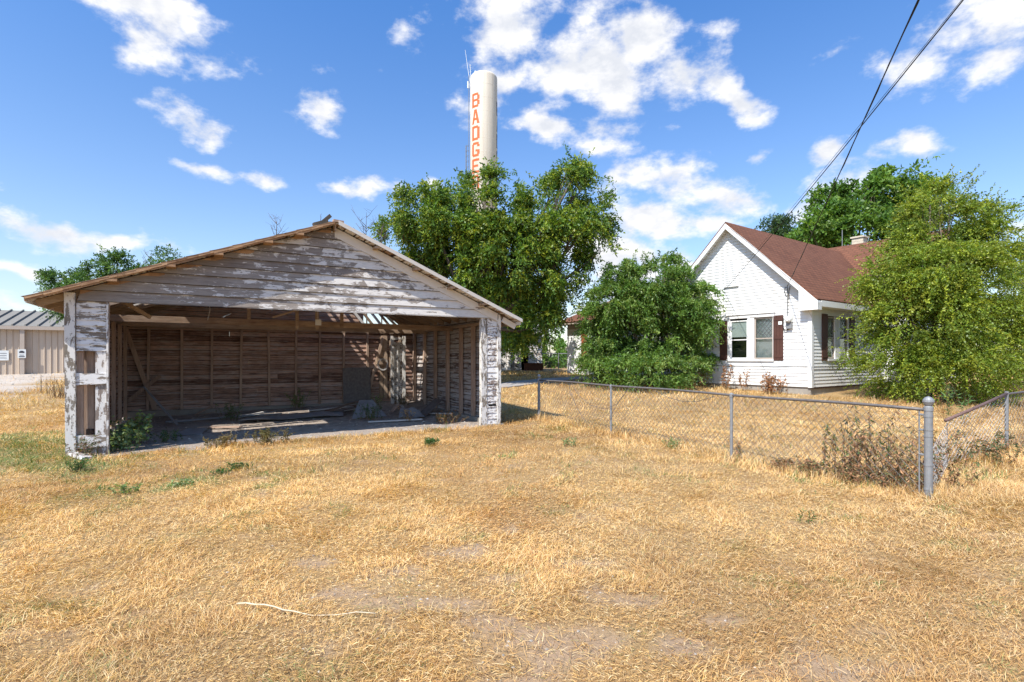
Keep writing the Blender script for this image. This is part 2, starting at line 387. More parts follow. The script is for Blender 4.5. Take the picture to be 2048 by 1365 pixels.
# ------------------------------------------------------------------ garage frame (needed for the zones of the ground)
GA = R_(29.5); GD = np.array((math.cos(GA), math.sin(GA))); GT = np.array((-GD[1], GD[0])); GL = np.array((-8.03, 9.55))
GW, GDEP = 8.85, 6.7
def g_st(x, y):
    rx = np.asarray(x) - GL[0]; ry = np.asarray(y) - GL[1]
    return rx * GD[0] + ry * GD[1], rx * GT[0] + ry * GT[1]
def g_world(s, t_, z=0): return Vector((GL[0] + s * GD[0] + t_ * GT[0], GL[1] + s * GD[1] + t_ * GT[1], z))
HA = R_(35.7); HR = np.array((math.cos(HA), math.sin(HA))); HG = np.array((-HR[1], HR[0])); HC = np.array((11.85, 21.0))
def h_xy(x, y):
    rx = np.asarray(x) - HC[0]; ry = np.asarray(y) - HC[1]
    return rx * HR[0] + ry * HR[1], rx * HG[0] + ry * HG[1]
def h_world(x, y, z=0): return Vector((HC[0] + x * HR[0] + y * HG[0], HC[1] + x * HR[1] + y * HG[1], z))
def h_loc(x, y, z): return Vector((x, y, z))

F0, F1, F2 = np.array((.774, 15.2)), np.array((5.17, 6.58)), np.array((9.24, 9.9))   # fence corners
def seg_dist(x, y, a, b):
    d = b - a; L2 = (d ** 2).sum(); u = np.clip(((x - a[0]) * d[0] + (y - a[1]) * d[1]) / L2, 0, 1)
    return np.hypot(x - a[0] - u * d[0], y - a[1] - u * d[1])

BARE = [(-.42, 4.85, .42, .22), (-1.28, 3.95, .18, .13), (-.72, 3.78, .55, .12), (.8, 3.9, .42, .22), (.25, 3.25, .5, .28), (1.0, 3.2, .35, .15), (1.7, 2.95, .5, .2), (-.2, 3.5, .3, .1),
        (-1.7, 4.5, .25, .12), (1.45, 3.55, .3, .1), (.55, 4.5, .3, .15), (-.9, 4.4, .25, .1), (-.1, 4.25, .3, .12), (.1, 2.7, .5, .2)]
def bare_mask(x, y):
    m = np.zeros_like(np.asarray(x, float))
    for (bx, by, rx, ry) in BARE:
        m = np.maximum(m, 1.25 - np.hypot((x - bx) / rx, (y - by) / ry))
    m = m - .22 + (fbm(x * 5, y * 5, 4) - .5) * 1.7
    return np.clip(m * 2.2, 0, 1)
def garage_mask(x, y):
    s, t_ = g_st(x, y); n = (fbm(x * 1.6 + 5, y * 1.6, 3) - .5)
    return ((s > .05) & (s < 8.75) & (t_ > .02 + n * 1.0 - .18 * (s < 2.2)) & (t_ < 6.7)).astype(float)
def gravel_mask(x, y):
    b = -19.8 - .50 * (y - 21.3) + (fbm(x * .7, y * .7, 3) - .5) * 3
    return np.clip((b - x) * .8, 0, 1) * np.clip((y - 19.5) * .6, 0, 1)
def green_mask(x, y):
    m = np.exp(-((x + 8.6) / 1.9) ** 2 - ((y - 9.3) / 1.3) ** 2) * 1.2 + np.exp(-((x + 5) / 2.5) ** 2 - ((y - 7.3) / 1.2) ** 2) * .50 \
        + np.exp(-((x + 10.5) / 1.8) ** 2 - ((y - 11.5) / 1.4) ** 2) * 1.0 + np.exp(-((x + 7.2) / .9) ** 2 - ((y - 8.6) / .5) ** 2) * .8
    return np.clip((m + (fbm(x * 2.4, y * 2.4 + 40, 4) - .62) * 2.0) * 1.1, 0, 1)
PATH = [(-.6, 21.9), (1.2, 23.2), (3.0, 24.9), (4.2, 29.5), (-1.6, 29.0), (-2.2, 27.6), (-.6, 26.2), (-1.8, 23.0)]
def path_mask(x, y):
    a = np.array((-6., 19.)); b = np.array((-.4, 25.)); c = np.array((2.3, 28.4)); d = np.array((3.6, 29.6))
    return (np.minimum(np.minimum(seg_dist(x, y, a, b), seg_dist(x, y, b, c)), seg_dist(x, y, c, d)) < .95).astype(float)

def build_ground():
    xs = np.concatenate((-np.geomspace(700, 17, 40), np.arange(-16.8, 16.8, .16), np.geomspace(17, 700, 40)))
    ys = np.concatenate((-np.geomspace(200, 2, 14), np.arange(-1.8, 2, .4), np.arange(2.0, 18, .14), np.arange(18, 40, .4), np.geomspace(40.5, 1500, 40)))
    X, Y = np.meshgrid(xs, ys); x = X.ravel(); y = Y.ravel()
    z = ground_z(x, y) - .03 * garage_mask(x, y)
    nx, ny = len(xs), len(ys)
    i = np.arange(nx - 1)[None, :] + np.arange(ny - 1)[:, None] * nx; i = i.ravel()
    q = np.stack((i, i + 1, i + nx + 1, i + nx), 1)
    straw = np.array((.42, .255, .10)); pale = np.array((.50, .35, .18)); brown = np.array((.26, .15, .07)); soil = np.array((.46, .32, .205))
    green = np.array((.15, .17, .055)); grav = np.array((.60, .52, .44)); dirt = np.array((.20, .17, .15)); field = np.array((.30, .27, .12))
    n = fbm(x * .8, y * .8, 4)[:, None]; n2 = fbm(x * .35 + 50, y * .35, 3)[:, None]
    c = straw * (1 - n) + pale * n; k = np.clip((n2 - .5) * 4, 0, 1); c = c * (1 - k * .55) + brown * k * .55
    def lay(c, m, col): return c * (1 - m[:, None]) + col * m[:, None]
    c = lay(c, green_mask(x, y) * .7, green); c = lay(c, bare_mask(x, y), soil); c = lay(c, garage_mask(x, y), dirt); c = lay(c, gravel_mask(x, y), grav)
    c = lay(c, np.clip((y - 45) / 20, 0, 1) * .8, field)
    me = np_mesh('ground', np.stack((x, y, z), 1), quads=q, cols=c, smooth=True)
    tag(link_mesh('ground', me, M['ground']), kind='structure')
build_ground()

def build_path():
    # concrete walk from behind the garage to the left wing of the house
    ctr = [(-6, 19.0), (-3.2, 22.0), (-.4, 25.0), (1.0, 26.9), (2.3, 28.2), (3.8, 29.0), (5.5, 28.9)]
    pts = []
    for i in range(len(ctr) - 1):
        for k in range(8): f = k / 8; pts.append((ctr[i][0] * (1 - f) + ctr[i + 1][0] * f, ctr[i][1] * (1 - f) + ctr[i + 1][1] * f))
    pts.append(ctr[-1]); vs = []; fs = []
    for i, p in enumerate(pts):
        a = pts[max(i - 1, 0)]; b = pts[min(i + 1, len(pts) - 1)]; d = Vector((b[0] - a[0], b[1] - a[1])).normalized()
        for sd_ in (-.75, .75):
            x, y = p[0] - d.y * sd_, p[1] + d.x * sd_; z = gz(x, y) + .05; vs += [(x, y, z), (x, y, z - .2)]
    for i in range(len(pts) - 1):
        a = i * 4; b = a + 4; fs += [(a, a + 2, b + 2, b), (a + 1, a, b, b + 1), (a + 2, a + 3, b + 3, b + 2)]
    m = MB(); m.add(vs, fs); tag(m.build('path', M['path']), kind='structure')
build_path()

# ------------------------------------------------------------------ the old garage
BASEZ = 0.0
gar = empty('garage', (GL[0], GL[1], 0), GA, label='old open fronted wooden garage with peeling white paint and a sagging gable roof', cat='garage')
APX = 4.64; ZAP = 4.71; SLL, SLR = .378, .425
def rz(s): return ZAP - (SLL if s < APX else SLR) * abs(s - APX)          # underside of the roof at the wall plane
rnd = random.Random(3)

def lap(mb, lo, hi, z0, z1, ex, y0=0.0, th=.022, tilt=.02, joints=True, zjit=.006, flip=1, axis='x', dark=0):
    """lapped boards; lo(z), hi(z) give the two ends; boards stand outward of plane y0 (flip=1: towards -y)"""
    z = z0
    while z < z1 - .01:
        zt = min(z + ex + .012, z1)
        a0, a1, b0, b1 = lo(z), lo(zt), hi(z), hi(zt)
        if b0 - a0 > .1:
            cuts = [0, 1]
            if joints and rnd.random() < .55: cuts = [0, rnd.uniform(.3, .7), 1]
            for k in range(len(cuts) - 1):
                f0, f1 = cuts[k], cuts[k + 1]; g = .004 if k else 0
                A0 = a0 + (b0 - a0) * f0 + g; B0 = a0 + (b0 - a0) * f1; A1 = a1 + (b1 - a1) * f0 + g; B1 = max(a1 + (b1 - a1) * f1, A1 + .01)
                j = rnd.uniform(-zjit, zjit); mb.col = rnd.random(); q = rnd.uniform(0, .005)
                yb = [y0 - flip * (th + tilt + q), y0 - flip * (tilt + q), y0 - flip * (th + q * .5), y0 - flip * .001]
                p = [(A0, yb[0], z + j), (B0, yb[0], z + rnd.uniform(-zjit, zjit)), (B0, yb[1], z + j), (A0, yb[1], z + j), (A1, yb[2], zt), (B1, yb[2], zt), (B1, yb[3], zt), (A1, yb[3], zt)]
                if axis == 'y': p = [(v[1], v[0], v[2]) for v in p]
                mb.hexa(p)
        z += ex
    return mb

# gable siding above the opening
m = MB()
lap(m, lambda z: max(.16, APX - (ZAP - .03 - z) / SLL), lambda z: min(GW - .12, APX + (ZAP - .03 - z) / SLR), 2.80, 4.64, .200, th=.036, tilt=.03, zjit=.010)
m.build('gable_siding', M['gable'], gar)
# left return: corner post, siding above, broken lower part
one('corner_post', M['post'], gar, 'beam', (.075, -.02, -.1), (.055, -.02, 2.94), .15, .12, up=(0, 1, 0))
m = MB(); lap(m, lambda z: .145, lambda z: .60, 1.90, 2.80, .112, th=.018, joints=False, zjit=.01); m.build('return_siding', M['return'], gar)
for z0, z1, y in ((1.27, 1.49, -.035), (.12, .36, -.045)):
    m = MB(); m.col = rnd.random(); m.hexa([(.14, y - .02, z0), (.585, y - .02, z0 + .02), (.585, y + .01, z0 + .02), (.14, y + .01, z0), (.14, y - .02, z1), (.585, y - .02, z1 - .01), (.585, y + .01, z1 - .01), (.14, y + .01, z1)])
    m.build('cross_board', M['return'], gar)
one('jamb_board', M['jamb'], gar, 'beam', (.50, -.012, -.05), (.50, -.012, 1.90), .16, .024, up=(0, 1, 0))
one('jamb_board', M['stud'], gar, 'beam', (.19, .05, .0), (.19, .05, 1.9), .10, .05, up=(0, 1, 0))
one('jamb_board', M['jamb'], gar, 'beam', (.605, -.005, -.06), (.600, -.005, 2.80), .03, .12, up=(0, 1, 0))
m = MB()
for k in range(4):
    m.col = rnd.random(); x = .14 + k * .118; m.box(x, x + .112, .16, .18, .3 if k != 1 else .45, 2.75)
m.build('back_board', M['stud'], gar)
# right return
m = MB(); lap(m, lambda z: 8.47, lambda z: 8.76, .05, 2.80, .150, th=.02, joints=False, zjit=.008)
m.build('return_siding', M['return2'], gar)
one('vent_hole', M['dark'], gar, 'box', 8.50, 8.73, -.040, -.034, .50, .575)
one('jamb_board', M['post'], gar, 'beam', (8.385, -.02, -.02), (8.385, -.02, 2.80), .165, .05, up=(0, 1, 0), col=.2)
one('jamb_board', M['post'], gar, 'beam', (8.335, .05, -.02), (8.335, .05, 2.80), .05, .09, up=(0, 1, 0), col=.8)
one('corner_post', M['post'], gar, 'beam', (8.80, -.03, -.02), (8.80, -.03, 2.90), .10, .10, up=(0, 1, 0), col=.6)
one('footing', M['concrete'], gar, 'box', 8.44, 8.92, -.10, .4, -.25, .06)
one('footing', M['concrete'], gar, 'box', .35, .60, .0, .3, -.25, .14)

# back wall and side walls
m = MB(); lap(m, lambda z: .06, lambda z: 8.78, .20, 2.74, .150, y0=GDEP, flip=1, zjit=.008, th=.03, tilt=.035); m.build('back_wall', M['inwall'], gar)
m = MB()
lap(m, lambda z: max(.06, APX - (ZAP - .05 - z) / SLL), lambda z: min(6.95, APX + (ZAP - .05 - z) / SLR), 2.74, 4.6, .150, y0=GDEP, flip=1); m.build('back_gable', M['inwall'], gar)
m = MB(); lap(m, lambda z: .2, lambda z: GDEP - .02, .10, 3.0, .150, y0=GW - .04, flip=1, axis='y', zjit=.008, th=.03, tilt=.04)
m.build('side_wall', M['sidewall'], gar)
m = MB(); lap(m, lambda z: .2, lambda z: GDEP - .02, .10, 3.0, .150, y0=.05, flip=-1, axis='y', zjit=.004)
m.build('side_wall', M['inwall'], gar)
m = MB(); m.box(.1, 8.75, GDEP - .14, GDEP - .02, 2.66, 2.74); m.build('top_plate', M['beam'], gar)
m = MB(); m.box(.09, .2, .15, GDEP - .15, 2.66, 2.74); m.build('top_plate', M['beam'], gar)
m = MB(); m.box(8.62, 8.75, .15, GDEP - .15, 2.66, 2.74); m.build('top_plate', M['beam'], gar)
m = MB(); m.box(.0, 8.75, GDEP - .25, GDEP + .05, -.1, .22); m.box(8.6, 8.92, .3, GDEP - .25, -.1, .14); m.build('sill_wall', M['concrete'], gar)
for s in (.65, 1.48, 2.28, 3.09, 3.89, 4.71, 5.47, 6.25, 7.07):
    one('stud', M['stud'], gar, 'beam', (s + rnd.uniform(-.03, .03), GDEP - .09, .22), (s + rnd.uniform(-.02, .02), GDEP - .09, 2.66), .07, .09, up=(0, 1, 0), col=rnd.random())
for t_ in (6.2, 5.15, 4.13, 3.09, 2.07, 1.23):
    one('stud', M['stud'], gar, 'beam', (8.67, t_, .14), (8.67, t_, 2.66), .09, .12, up=(0, 1, 0), col=rnd.random())
for t_ in (.9, 1.9, 2.9, 3.9, 4.9, 5.9):
    one('stud', M['stud'], gar, 'beam', (.18, t_, .0), (.18, t_, 2.66), .08, .09, up=(0, 1, 0), col=rnd.random())
one('brace', M['stud'], gar, 'beam', (.12, GDEP - .16, 2.6), (.82, GDEP - .16, .25), .12, .03, up=(0, 1, 0), col=.7)
one('brace', M['stud'], gar, 'beam', (.10, GDEP - .35, .45), (.95, GDEP - .22, 1.25), .10, .03, up=(0, 1, 0), col=.1)
one('brace', M['stud'], gar, 'beam', (7.62, GDEP - .16, 2.55), (7.15, GDEP - .16, .75), .10, .03, up=(0, 1, 0), col=.9)
# vertical boards in the back right corner
for s, z0, z1, w in ((7.55, .3, 2.6, .12), (7.72, .3, 2.62, .14), (7.90, .3, 2.65, .12), (8.25, .3, 2.65, .10)):
    one('upright_board', M['beam'], gar, 'beam', (s, GDEP - .12, z0), (s + rnd.uniform(-.04, .04), GDEP - .10, z1), w, .03, up=(0, 1, 0), col=rnd.random())
one('block', M['beam'], gar, 'box', 7.36, 7.62, GDEP - .3, GDEP - .14, 1.55, 1.78)
# small door frame standing in the corner
fr = MB()
for s in (7.78, 8.20):
    fr.col = rnd.random(); fr.beam((s, 5.95, .1), (s, 5.95, 2.55), .10, .05, up=(0, 1, 0))
fr.col = .4; fr.box(7.83, 8.15, 5.93, 5.97, 2.42, 2.50); fr.box(7.83, 8.15, 5.93, 5.97, 2.28, 2.33)
fr.col = .9; fr.beam((7.97, 5.97, .1), (7.97, 5.97, 2.3), .04, .03, up=(0, 1, 0))
fr.build('door_frame', M['post'], gar)
m = MB()
for k in range(4): m.col = rnd.random(); m.box(7.84 + k * .078, 7.912 + k * .078, 6.02, 6.05, .22, 2.28)
m.build('door', M['return'], gar)

# tie beams, hanging bits and rafters
for t_, z in ((2.8, 2.69), (5.0, 2.70)):
    one('tie_beam', M['beam'], gar, 'beam', (.12, t_, z), (8.72, t_, z - .02), .05, .15, col=rnd.random())
for s, t_, z0, z1 in ((3.1, 2.78, 2.76, 3.3), (4.25, 2.78, 2.55, 4.4), (4.75, 2.78, 2.55, 4.6), (5.4, 2.78, 2.6, 4.2)):
    one('hanger', M['beam'], gar, 'beam', (s, t_, z0), (s, t_, min(z1, rz(s) - .05)), .09, .03, up=(0, 1, 0), col=rnd.random())
m = MB()
for z0 in (0,): m.tube([(2.15, 1.2, 3.5), (2.17, 1.2, 3.1), (2.25, 1.21, 2.85), (2.2, 1.2, 2.6)], .006, 5)
m.build('hanging_cord', M['conduit'], gar)
m = MB(); m.tube([(4.55, 1.5, 3.4), (4.56, 1.5, 2.72)], .004, 4); m.box(4.50, 4.64, 1.49, 1.51, 2.58, 2.72); m.build('light_box', M['conduit'], gar)
raf = []
for i in range(12):
    t_ = .06 + i * .60
    for sg in (-1, 1):
        e = APX + sg * (APX + .42 if sg < 0 else GW - APX + .42)
        if (i in (2, 3, 9) and sg < 0): e_top = APX + sg * .2
        zt = ZAP - .07
        one('rafter', M['beam'], gar, 'beam', (APX + sg * .03, t_, zt), (e, t_, rz(e) - .07), .045, .12, up=(0, 0, 1), col=rnd.random())
one('ridge_board', M['beam'], gar, 'beam', (APX, -.25, ZAP - .07), (APX, GDEP + .2, ZAP - .07), .03, .16)
# collar ties slanting (broken)
one('collar_tie', M['rake'], gar, 'beam', (.72, 1.75, 2.86), (2.2, 1.9, 3.52), .03, .16, up=(0, 1, 0), col=.3)
one('collar_tie', M['beam'], gar, 'beam', (.55, .5, 3.02), (1.15, 1.2, 2.62), .05, .07, col=.3)
one('collar_tie', M['beam'], gar, 'beam', (3.6, 2.2, 2.78), (4.9, 2.2, 3.25), .04, .08, up=(0, 1, 0), col=.6)

# roof: spaced deck boards running front to back, sheet metal on top, both with holes
def roof_pt(s, t_, h): # h above rafters
    sg = -1 if s < APX else 1
    SLP = SLL if sg < 0 else SLR; k = 1 / math.hypot(1, SLP)
    return (s + sg * SLP * k * h, t_, rz(s) + h * k)
OV0, OV1 = -.32, GDEP + .30
HOLES = {-1: [(.1, 2.3, 1.25, 2.05), (-.05, 1.2, 2.1, 2.7), (.7, 2.3, 4.0, 4.5)], 1: [(4.7, 7.5, 4.5, 6.45)]}
def in_hole(sg, s, t_, g=0): return any(a - g < s < b + g and c - g < t_ < d + g for a, b, c, d in HOLES[sg])
for sg in (-1, 1):
    deck = MB(); s_end = -.52 if sg < 0 else GW + .50; n = 21
    for k in range(n):
        a = APX + (s_end - APX) * (k + .03) / n; b = APX + (s_end - APX) * (k + .90) / n; mid = (a + b) / 2
        if k in (5, 11, 16) and sg > 0: b = a + (b - a) * .72
        t0 = OV0 + rnd.uniform(-.02, .03)
        stops = [t0]; 
        for hA, hB, hC, hD in HOLES[sg]:
            if hA < mid < hB and (k % 3 != 1 or sg < 0): stops += [hC + rnd.uniform(0, .1), hD - rnd.uniform(0, .1)]
        stops = sorted(stops) + [OV1 + rnd.uniform(-.03, .03)]
        for j in range(0, len(stops) - 1, 2):
            deck.col = rnd.random(); A, B = stops[j], stops[j + 1]
            P = [roof_pt(a, A, .002), roof_pt(b, A, .002), roof_pt(b, B, .002), roof_pt(a, B, .002), roof_pt(a, A, .022), roof_pt(b, A, .022), roof_pt(b, B, .022), roof_pt(a, B, .022)]
            deck.hexa(P)
    deck.build('roof_deck', M['deck'], gar)
    # covering in overlapping strips, ragged at the holes
    cov = MB(); ns, nt = 26, 34
    for i in range(ns):
        for j in range(nt):
            a = APX + (s_end * 1.0 - APX) * i / ns; b = APX + (s_end - APX) * (i + 1) / ns; A = OV0 - .03 + (OV1 + .06 - OV0) * j / nt; B = OV0 - .03 + (OV1 + .06 - OV0) * (j + 1) / nt
            if in_hole(sg, (a + b) / 2, (A + B) / 2, rnd.uniform(-.03, .02)): continue
            h0 = .030 + .012 * (i % 2) ; cov.col = ((i * 7 + (j // 9) * 3) % 11) / 11
            P = [roof_pt(a, A, h0 - .004), roof_pt(b, A, h0 + .008), roof_pt(b, B, h0 + .008), roof_pt(a, B, h0 - .004), roof_pt(a, A, h0), roof_pt(b, A, h0 + .012), roof_pt(b, B, h0 + .012), roof_pt(a, B, h0)]
            cov.hexa(P)
    cov.build('roof_covering', M['rust'], gar)
for i in range(6):
    s = 6.85 + i * .30; one('slat', M['beam' if i % 2 else 'rake'], gar, 'beam', (s - .28, GDEP - .16, min(3.42, rz(s - .28) - .12)), (s + .26, GDEP - .16, 2.75), .09, .03, up=(0, 1, 0), col=rnd.random())
# rake boards at the front
m = MB(); e = GW + .46
def rake(mb, s0, s1, y, top, bot, th=.022, jag=0):
    n = max(1, int(abs(s1 - s0) / .25)) if jag else 1
    for k in range(n):
        a = s0 + (s1 - s0) * k / n; b = s0 + (s1 - s0) * (k + 1) / n; j0 = rnd.uniform(-jag, jag); mb.col = rnd.random() if jag else .3
        za, zb = rz(a), rz(b)
        mb.hexa([(a, y, za - bot + j0), (b, y, zb - bot + j0), (b, y + th, zb - bot + j0), (a, y + th, za - bot + j0), (a, y, za - top), (b, y, zb - top), (b, y + th, zb - top), (a, y + th, za - top)])
rake(m, APX + .02, GW - .08, -.075, .03, .24); m.build('rake_board', M['rake'], gar)
m = MB(); rake(m, -.5, APX - .02, -.345, -.05, .01, jag=.012); rake(m, -.5, APX - .02, -.325, -.02, .035, jag=.015); m.build('roof_edge', M['edge'], gar)
m = MB(); rake(m, APX + .05, GW + .49, -.362, -.075, .015, jag=.004); m.build('roof_edge', M['beige'], gar)
m = MB(); rake(m, .2, APX - .05, -.05, .03, .13, jag=.02); m.build('rake_board', M['edge'], gar)
for s in (5.55, 6.5, 7.4, 8.25):
    one('lookout', M['beam'], gar, 'beam', (s, -.33, rz(s) - .045), (s, .05, rz(s) - .045), .11, .05, col=rnd.random())
for s in (.7, 1.6, 2.4, 3.3, 3.9):
    one('lookout', M['edge'], gar, 'beam', (s, -.34, rz(s) - .04), (s, .05, rz(s) - .04), .16, .045, col=rnd.random())
# eave ends at the front left: painted rafter tails and fascia scraps
m = MB(); m.beam((-.48, -.3, rz(-.48) - .03), (-.48, GDEP, rz(-.48) - .03), .02, .07); m.build('fascia', M['rake'], gar)
m = MB(); m.beam((GW + .46, -.3, rz(GW + .46) - .04), (GW + .46, GDEP, rz(GW + .46) - .04), .02, .10); m.build('fascia', M['rake'], gar)
m = MB(); m.beam((8.9, -.07, rz(8.9) - .12), (9.28, -.07, rz(9.28) - .14), .05, .14); m.build('rafter_tail', M['rake'], gar)
# broken wooden cap on the ridge
m = MB(); m.col = .1
m.beam((4.24, .10, 4.70), (4.54, .12, 4.82), .15, .10); m.beam((4.42, .12, 4.79), (4.60, .14, 4.97), .10, .08); m.beam((4.54, .0, 4.74), (4.82, .02, 4.75), .14, .10)
m.build('ridge_cap', M['bark'], gar)
m = MB(); m.col = .2; m.beam((4.58, -.30, 4.76), (4.80, -.28, 4.75), .10, .05); m.build('broken_board', M['stud'], gar)

# wavy dirt floor sheet
def dirt_floor():
    vs = []; idx = {}; fs = []; n = 60; k = 46
    for i in range(n + 1):
        for j in range(k + 1):
            s = .05 + 8.75 * i / n; t_ = -.55 + (GDEP + .45) * j / k; w = g_world(s, t_); m_ = (fbm(w.x * 1.6 + 5, w.y * 1.6, 3) - .5)
            edge = float(t_ - (m_ * 1.0 - .18 * (s < 2.2)))
            idx[i, j] = len(vs); vs.append((w.x, w.y, gz(w.x, w.y) + min(.012, edge * .15 - .01) + (fbm(w.x * 5, w.y * 5, 3) - .5) * .03))
    for i in range(n):
        for j in range(k): fs.append((idx[i, j], idx[i + 1, j], idx[i + 1, j + 1], idx[i, j + 1]))
    m = MB(); m.add(vs, fs); tag(m.build('garage_floor', M['dirt'], smooth=True), kind='structure')
dirt_floor()

# debris on the floor
def warped_sheet(name, label, cat, corners, mt, nx=14, ny=5, wav=.03, th=.006, grp=None, ridges=0):
    """corners: four (s, t, z-above-floor) in the garage frame"""
    P = []
    for s, t_, z in corners:
        w = g_world(s, t_); P.append(Vector((w.x, w.y, gz(w.x, w.y) + z)))
    c0 = sum(P, Vector()) / 4; c0.z = min(p.z for p in P); r_ = random.Random(len(label) * 3)
    vs = []; ph = r_.random() * 6
    for layer in (0, 1):
        for i in range(nx + 1):
            for j in range(ny + 1):
                u, v = i / nx, j / ny; p = P[0] * (1 - u) * (1 - v) + P[1] * u * (1 - v) + P[2] * u * v + P[3] * (1 - u) * v
                dz = wav * (math.sin(u * 9 + ph) * .5 + math.sin(v * 5 + u * 4 + ph) * .5 + .6) + (ridges and .012 * math.sin(v * ridges * 6.28))
                vs.append(tuple(p + Vector((0, 0, dz + (th if layer else 0))) - c0))
    N = (nx + 1) * (ny + 1); f = []
    for i in range(nx):
        for j in range(ny):
            a = i * (ny + 1) + j; q = (a, a + ny + 1, a + ny + 2, a + 1); f += [tuple(k + N for k in q), q[::-1]]
    for i in range(nx):
        for j in (0, ny):
            a = i * (ny + 1) + j; b = a + ny + 1; f.append((a, b, b + N, a + N))
    for j in range(ny):
        for i in (0, nx):
            a = i * (ny + 1) + j; b = a + 1; f.append((a, b, b + N, a + N))
    m = MB(); m.col = r_.random(); m.add(vs, f); o = m.build(name, mt); o.location = c0
    return tag(o, label, cat, grp)
warped_sheet('roofing_sheet', 'long warped grey roofing sheet lying across the garage floor', 'metal sheet', [(2.9, 3.6, .03), (5.6, 3.5, .05), (5.7, 4.2, .07), (3.1, 4.25, .03)], M['sheet'], wav=.05)
warped_sheet('roofing_sheet', 'rusty brown sheet propped up at the end of the long warped sheet', 'metal sheet', [(5.0, 3.9, .06), (6.35, 4.0, .42), (6.5, 4.6, .38), (5.3, 4.7, .05)], M['rust'], wav=.03)
warped_sheet('roofing_sheet', 'pale bent panel with a cross brace, leaning in a tent shape beside the rusty sheet', 'metal sheet', [(5.7, 2.9, .03), (6.7, 2.9, .03), (6.5, 3.7, .42), (6.1, 3.7, .44)], M['sheet'], wav=.01)
warped_sheet('roofing_sheet', 'crumpled bright metal flashing near the right side wall', 'metal sheet', [(6.8, 2.1, .05), (7.6, 2.1, .02), (7.45, 2.6, .22), (7.0, 2.6, .26)], M['galv'], wav=.05)
warped_sheet('roofing_sheet', 'dark ribbed panel propped against the right wall', 'metal sheet', [(7.35, 2.4, .03), (7.6, 2.25, .03), (8.5, 3.0, .42), (8.35, 3.3, .42)], M['galvdark'], wav=.005, ridges=4)
warped_sheet('roofing_sheet', 'small flat sheet on the dirt at the left of the garage floor', 'metal sheet', [(1.5, 1.9, .02), (2.05, 1.8, .02), (2.2, 2.7, .03), (1.75, 2.8, .04)], M['sheet'], wav=.02)
warped_sheet('plywood_board', 'grey plywood board leaning on the back wall under the sunlit patch', 'board', [(6.2, 6.38, .05), (7.15, 6.38, .05), (7.15, 6.50, 1.25), (6.2, 6.50, 1.25)], M['galvdark'], wav=.0, th=.012)
for s0, t0, s1, t1, lab in ((1.2, 4.6, 4.1, 4.9, 'long thin pale pipe lying at the back left of the garage floor'), (1.3, 4.45, 3.9, 5.35, 'thin pale trim strip beside the long pipe on the garage floor')):
    a = g_world(s0, t0); b = g_world(s1, t1); a.z = gz(a.x, a.y) + .05; b.z = gz(b.x, b.y) + .05; c = (a + b) / 2
    m = MB(); m.tube([a - c, b - c], .022, 6); o = m.build('pipe', M['sheet']); o.location = c; tag(o, lab, 'pipe')
a = g_world(.7, 4.9, 1.0 ); b = g_world(1.5, 4.0); b.z = gz(b.x, b.y) + .03; c = b.copy()
m = MB(); m.beam(a - c, b - c, .06, .02); o = m.build('plank', M['sheet']); o.location = c; tag(o, 'pale narrow plank leaning in the back left corner of the garage', 'plank')
rd = random.Random(12)
for k in range(13):
    s0, t0 = (rd.uniform(5.4, 8.3), rd.uniform(2.0, 5.9)) if k < 9 else (rd.uniform(1.2, 5), rd.uniform(4.5, 6.2)); a = rd.uniform(0, 3.1); l = rd.uniform(.35, 1.1); w = g_world(s0, t0); h = gz(w.x, w.y)
    m = MB(); m.col = rd.random(); m.beam((0, 0, .03), (l * math.cos(a), l * math.sin(a), rd.uniform(.02, .25)), rd.uniform(.06, .13), .02); o = m.build('broken_board', M['rake' if k % 2 else 'stud']); o.location = (w.x, w.y, h)
    tag(o, 'short broken board lying in the debris on the garage floor', 'board', 'broken boards on the garage floor')
for k, (s0, t0, s1, t1, lab) in enumerate(((4.9, 5.2, 7.0, 5.6, 'long pale plank lying along the back wall right of centre in the garage'), (5.9, 1.9, 7.3, 1.6, 'pale weathered plank in front of the bent panel near the garage threshold'), (7.4, 3.2, 8.5, 2.3, 'pale plank on the floor along the right garage wall'), (2.0, 3.0, 2.9, 2.4, 'short thick plank on the dirt left of the long grey sheet'))):
    a = g_world(s0, t0); b = g_world(s1, t1); a.z = gz(a.x, a.y) + .05; b.z = gz(b.x, b.y) + .07
    m = MB(); m.col = .3 + .1 * k; m.beam((0, 0, 0), b - a, .14, .03); o = m.build('plank', M['beige' if k != 3 else 'stud']); o.location = a; tag(o, lab, 'plank')
# coiled wire on a nail in the back corner
m = MB()
for k in range(4):
    r = .15 + k * .012; m.tube([(r * math.cos(a * .35) , -.01 * k, r * math.sin(a * .35) * 1.15) for a in range(19)], .006, 5)
o = m.build('wire_coil', M['conduit']); o.location = g_world(7.55, GDEP - .36, 1.55); o.rotation_euler = (0, 0, GA); tag(o, 'coil of pale wire hanging in the back right corner of the garage', 'wire coil')

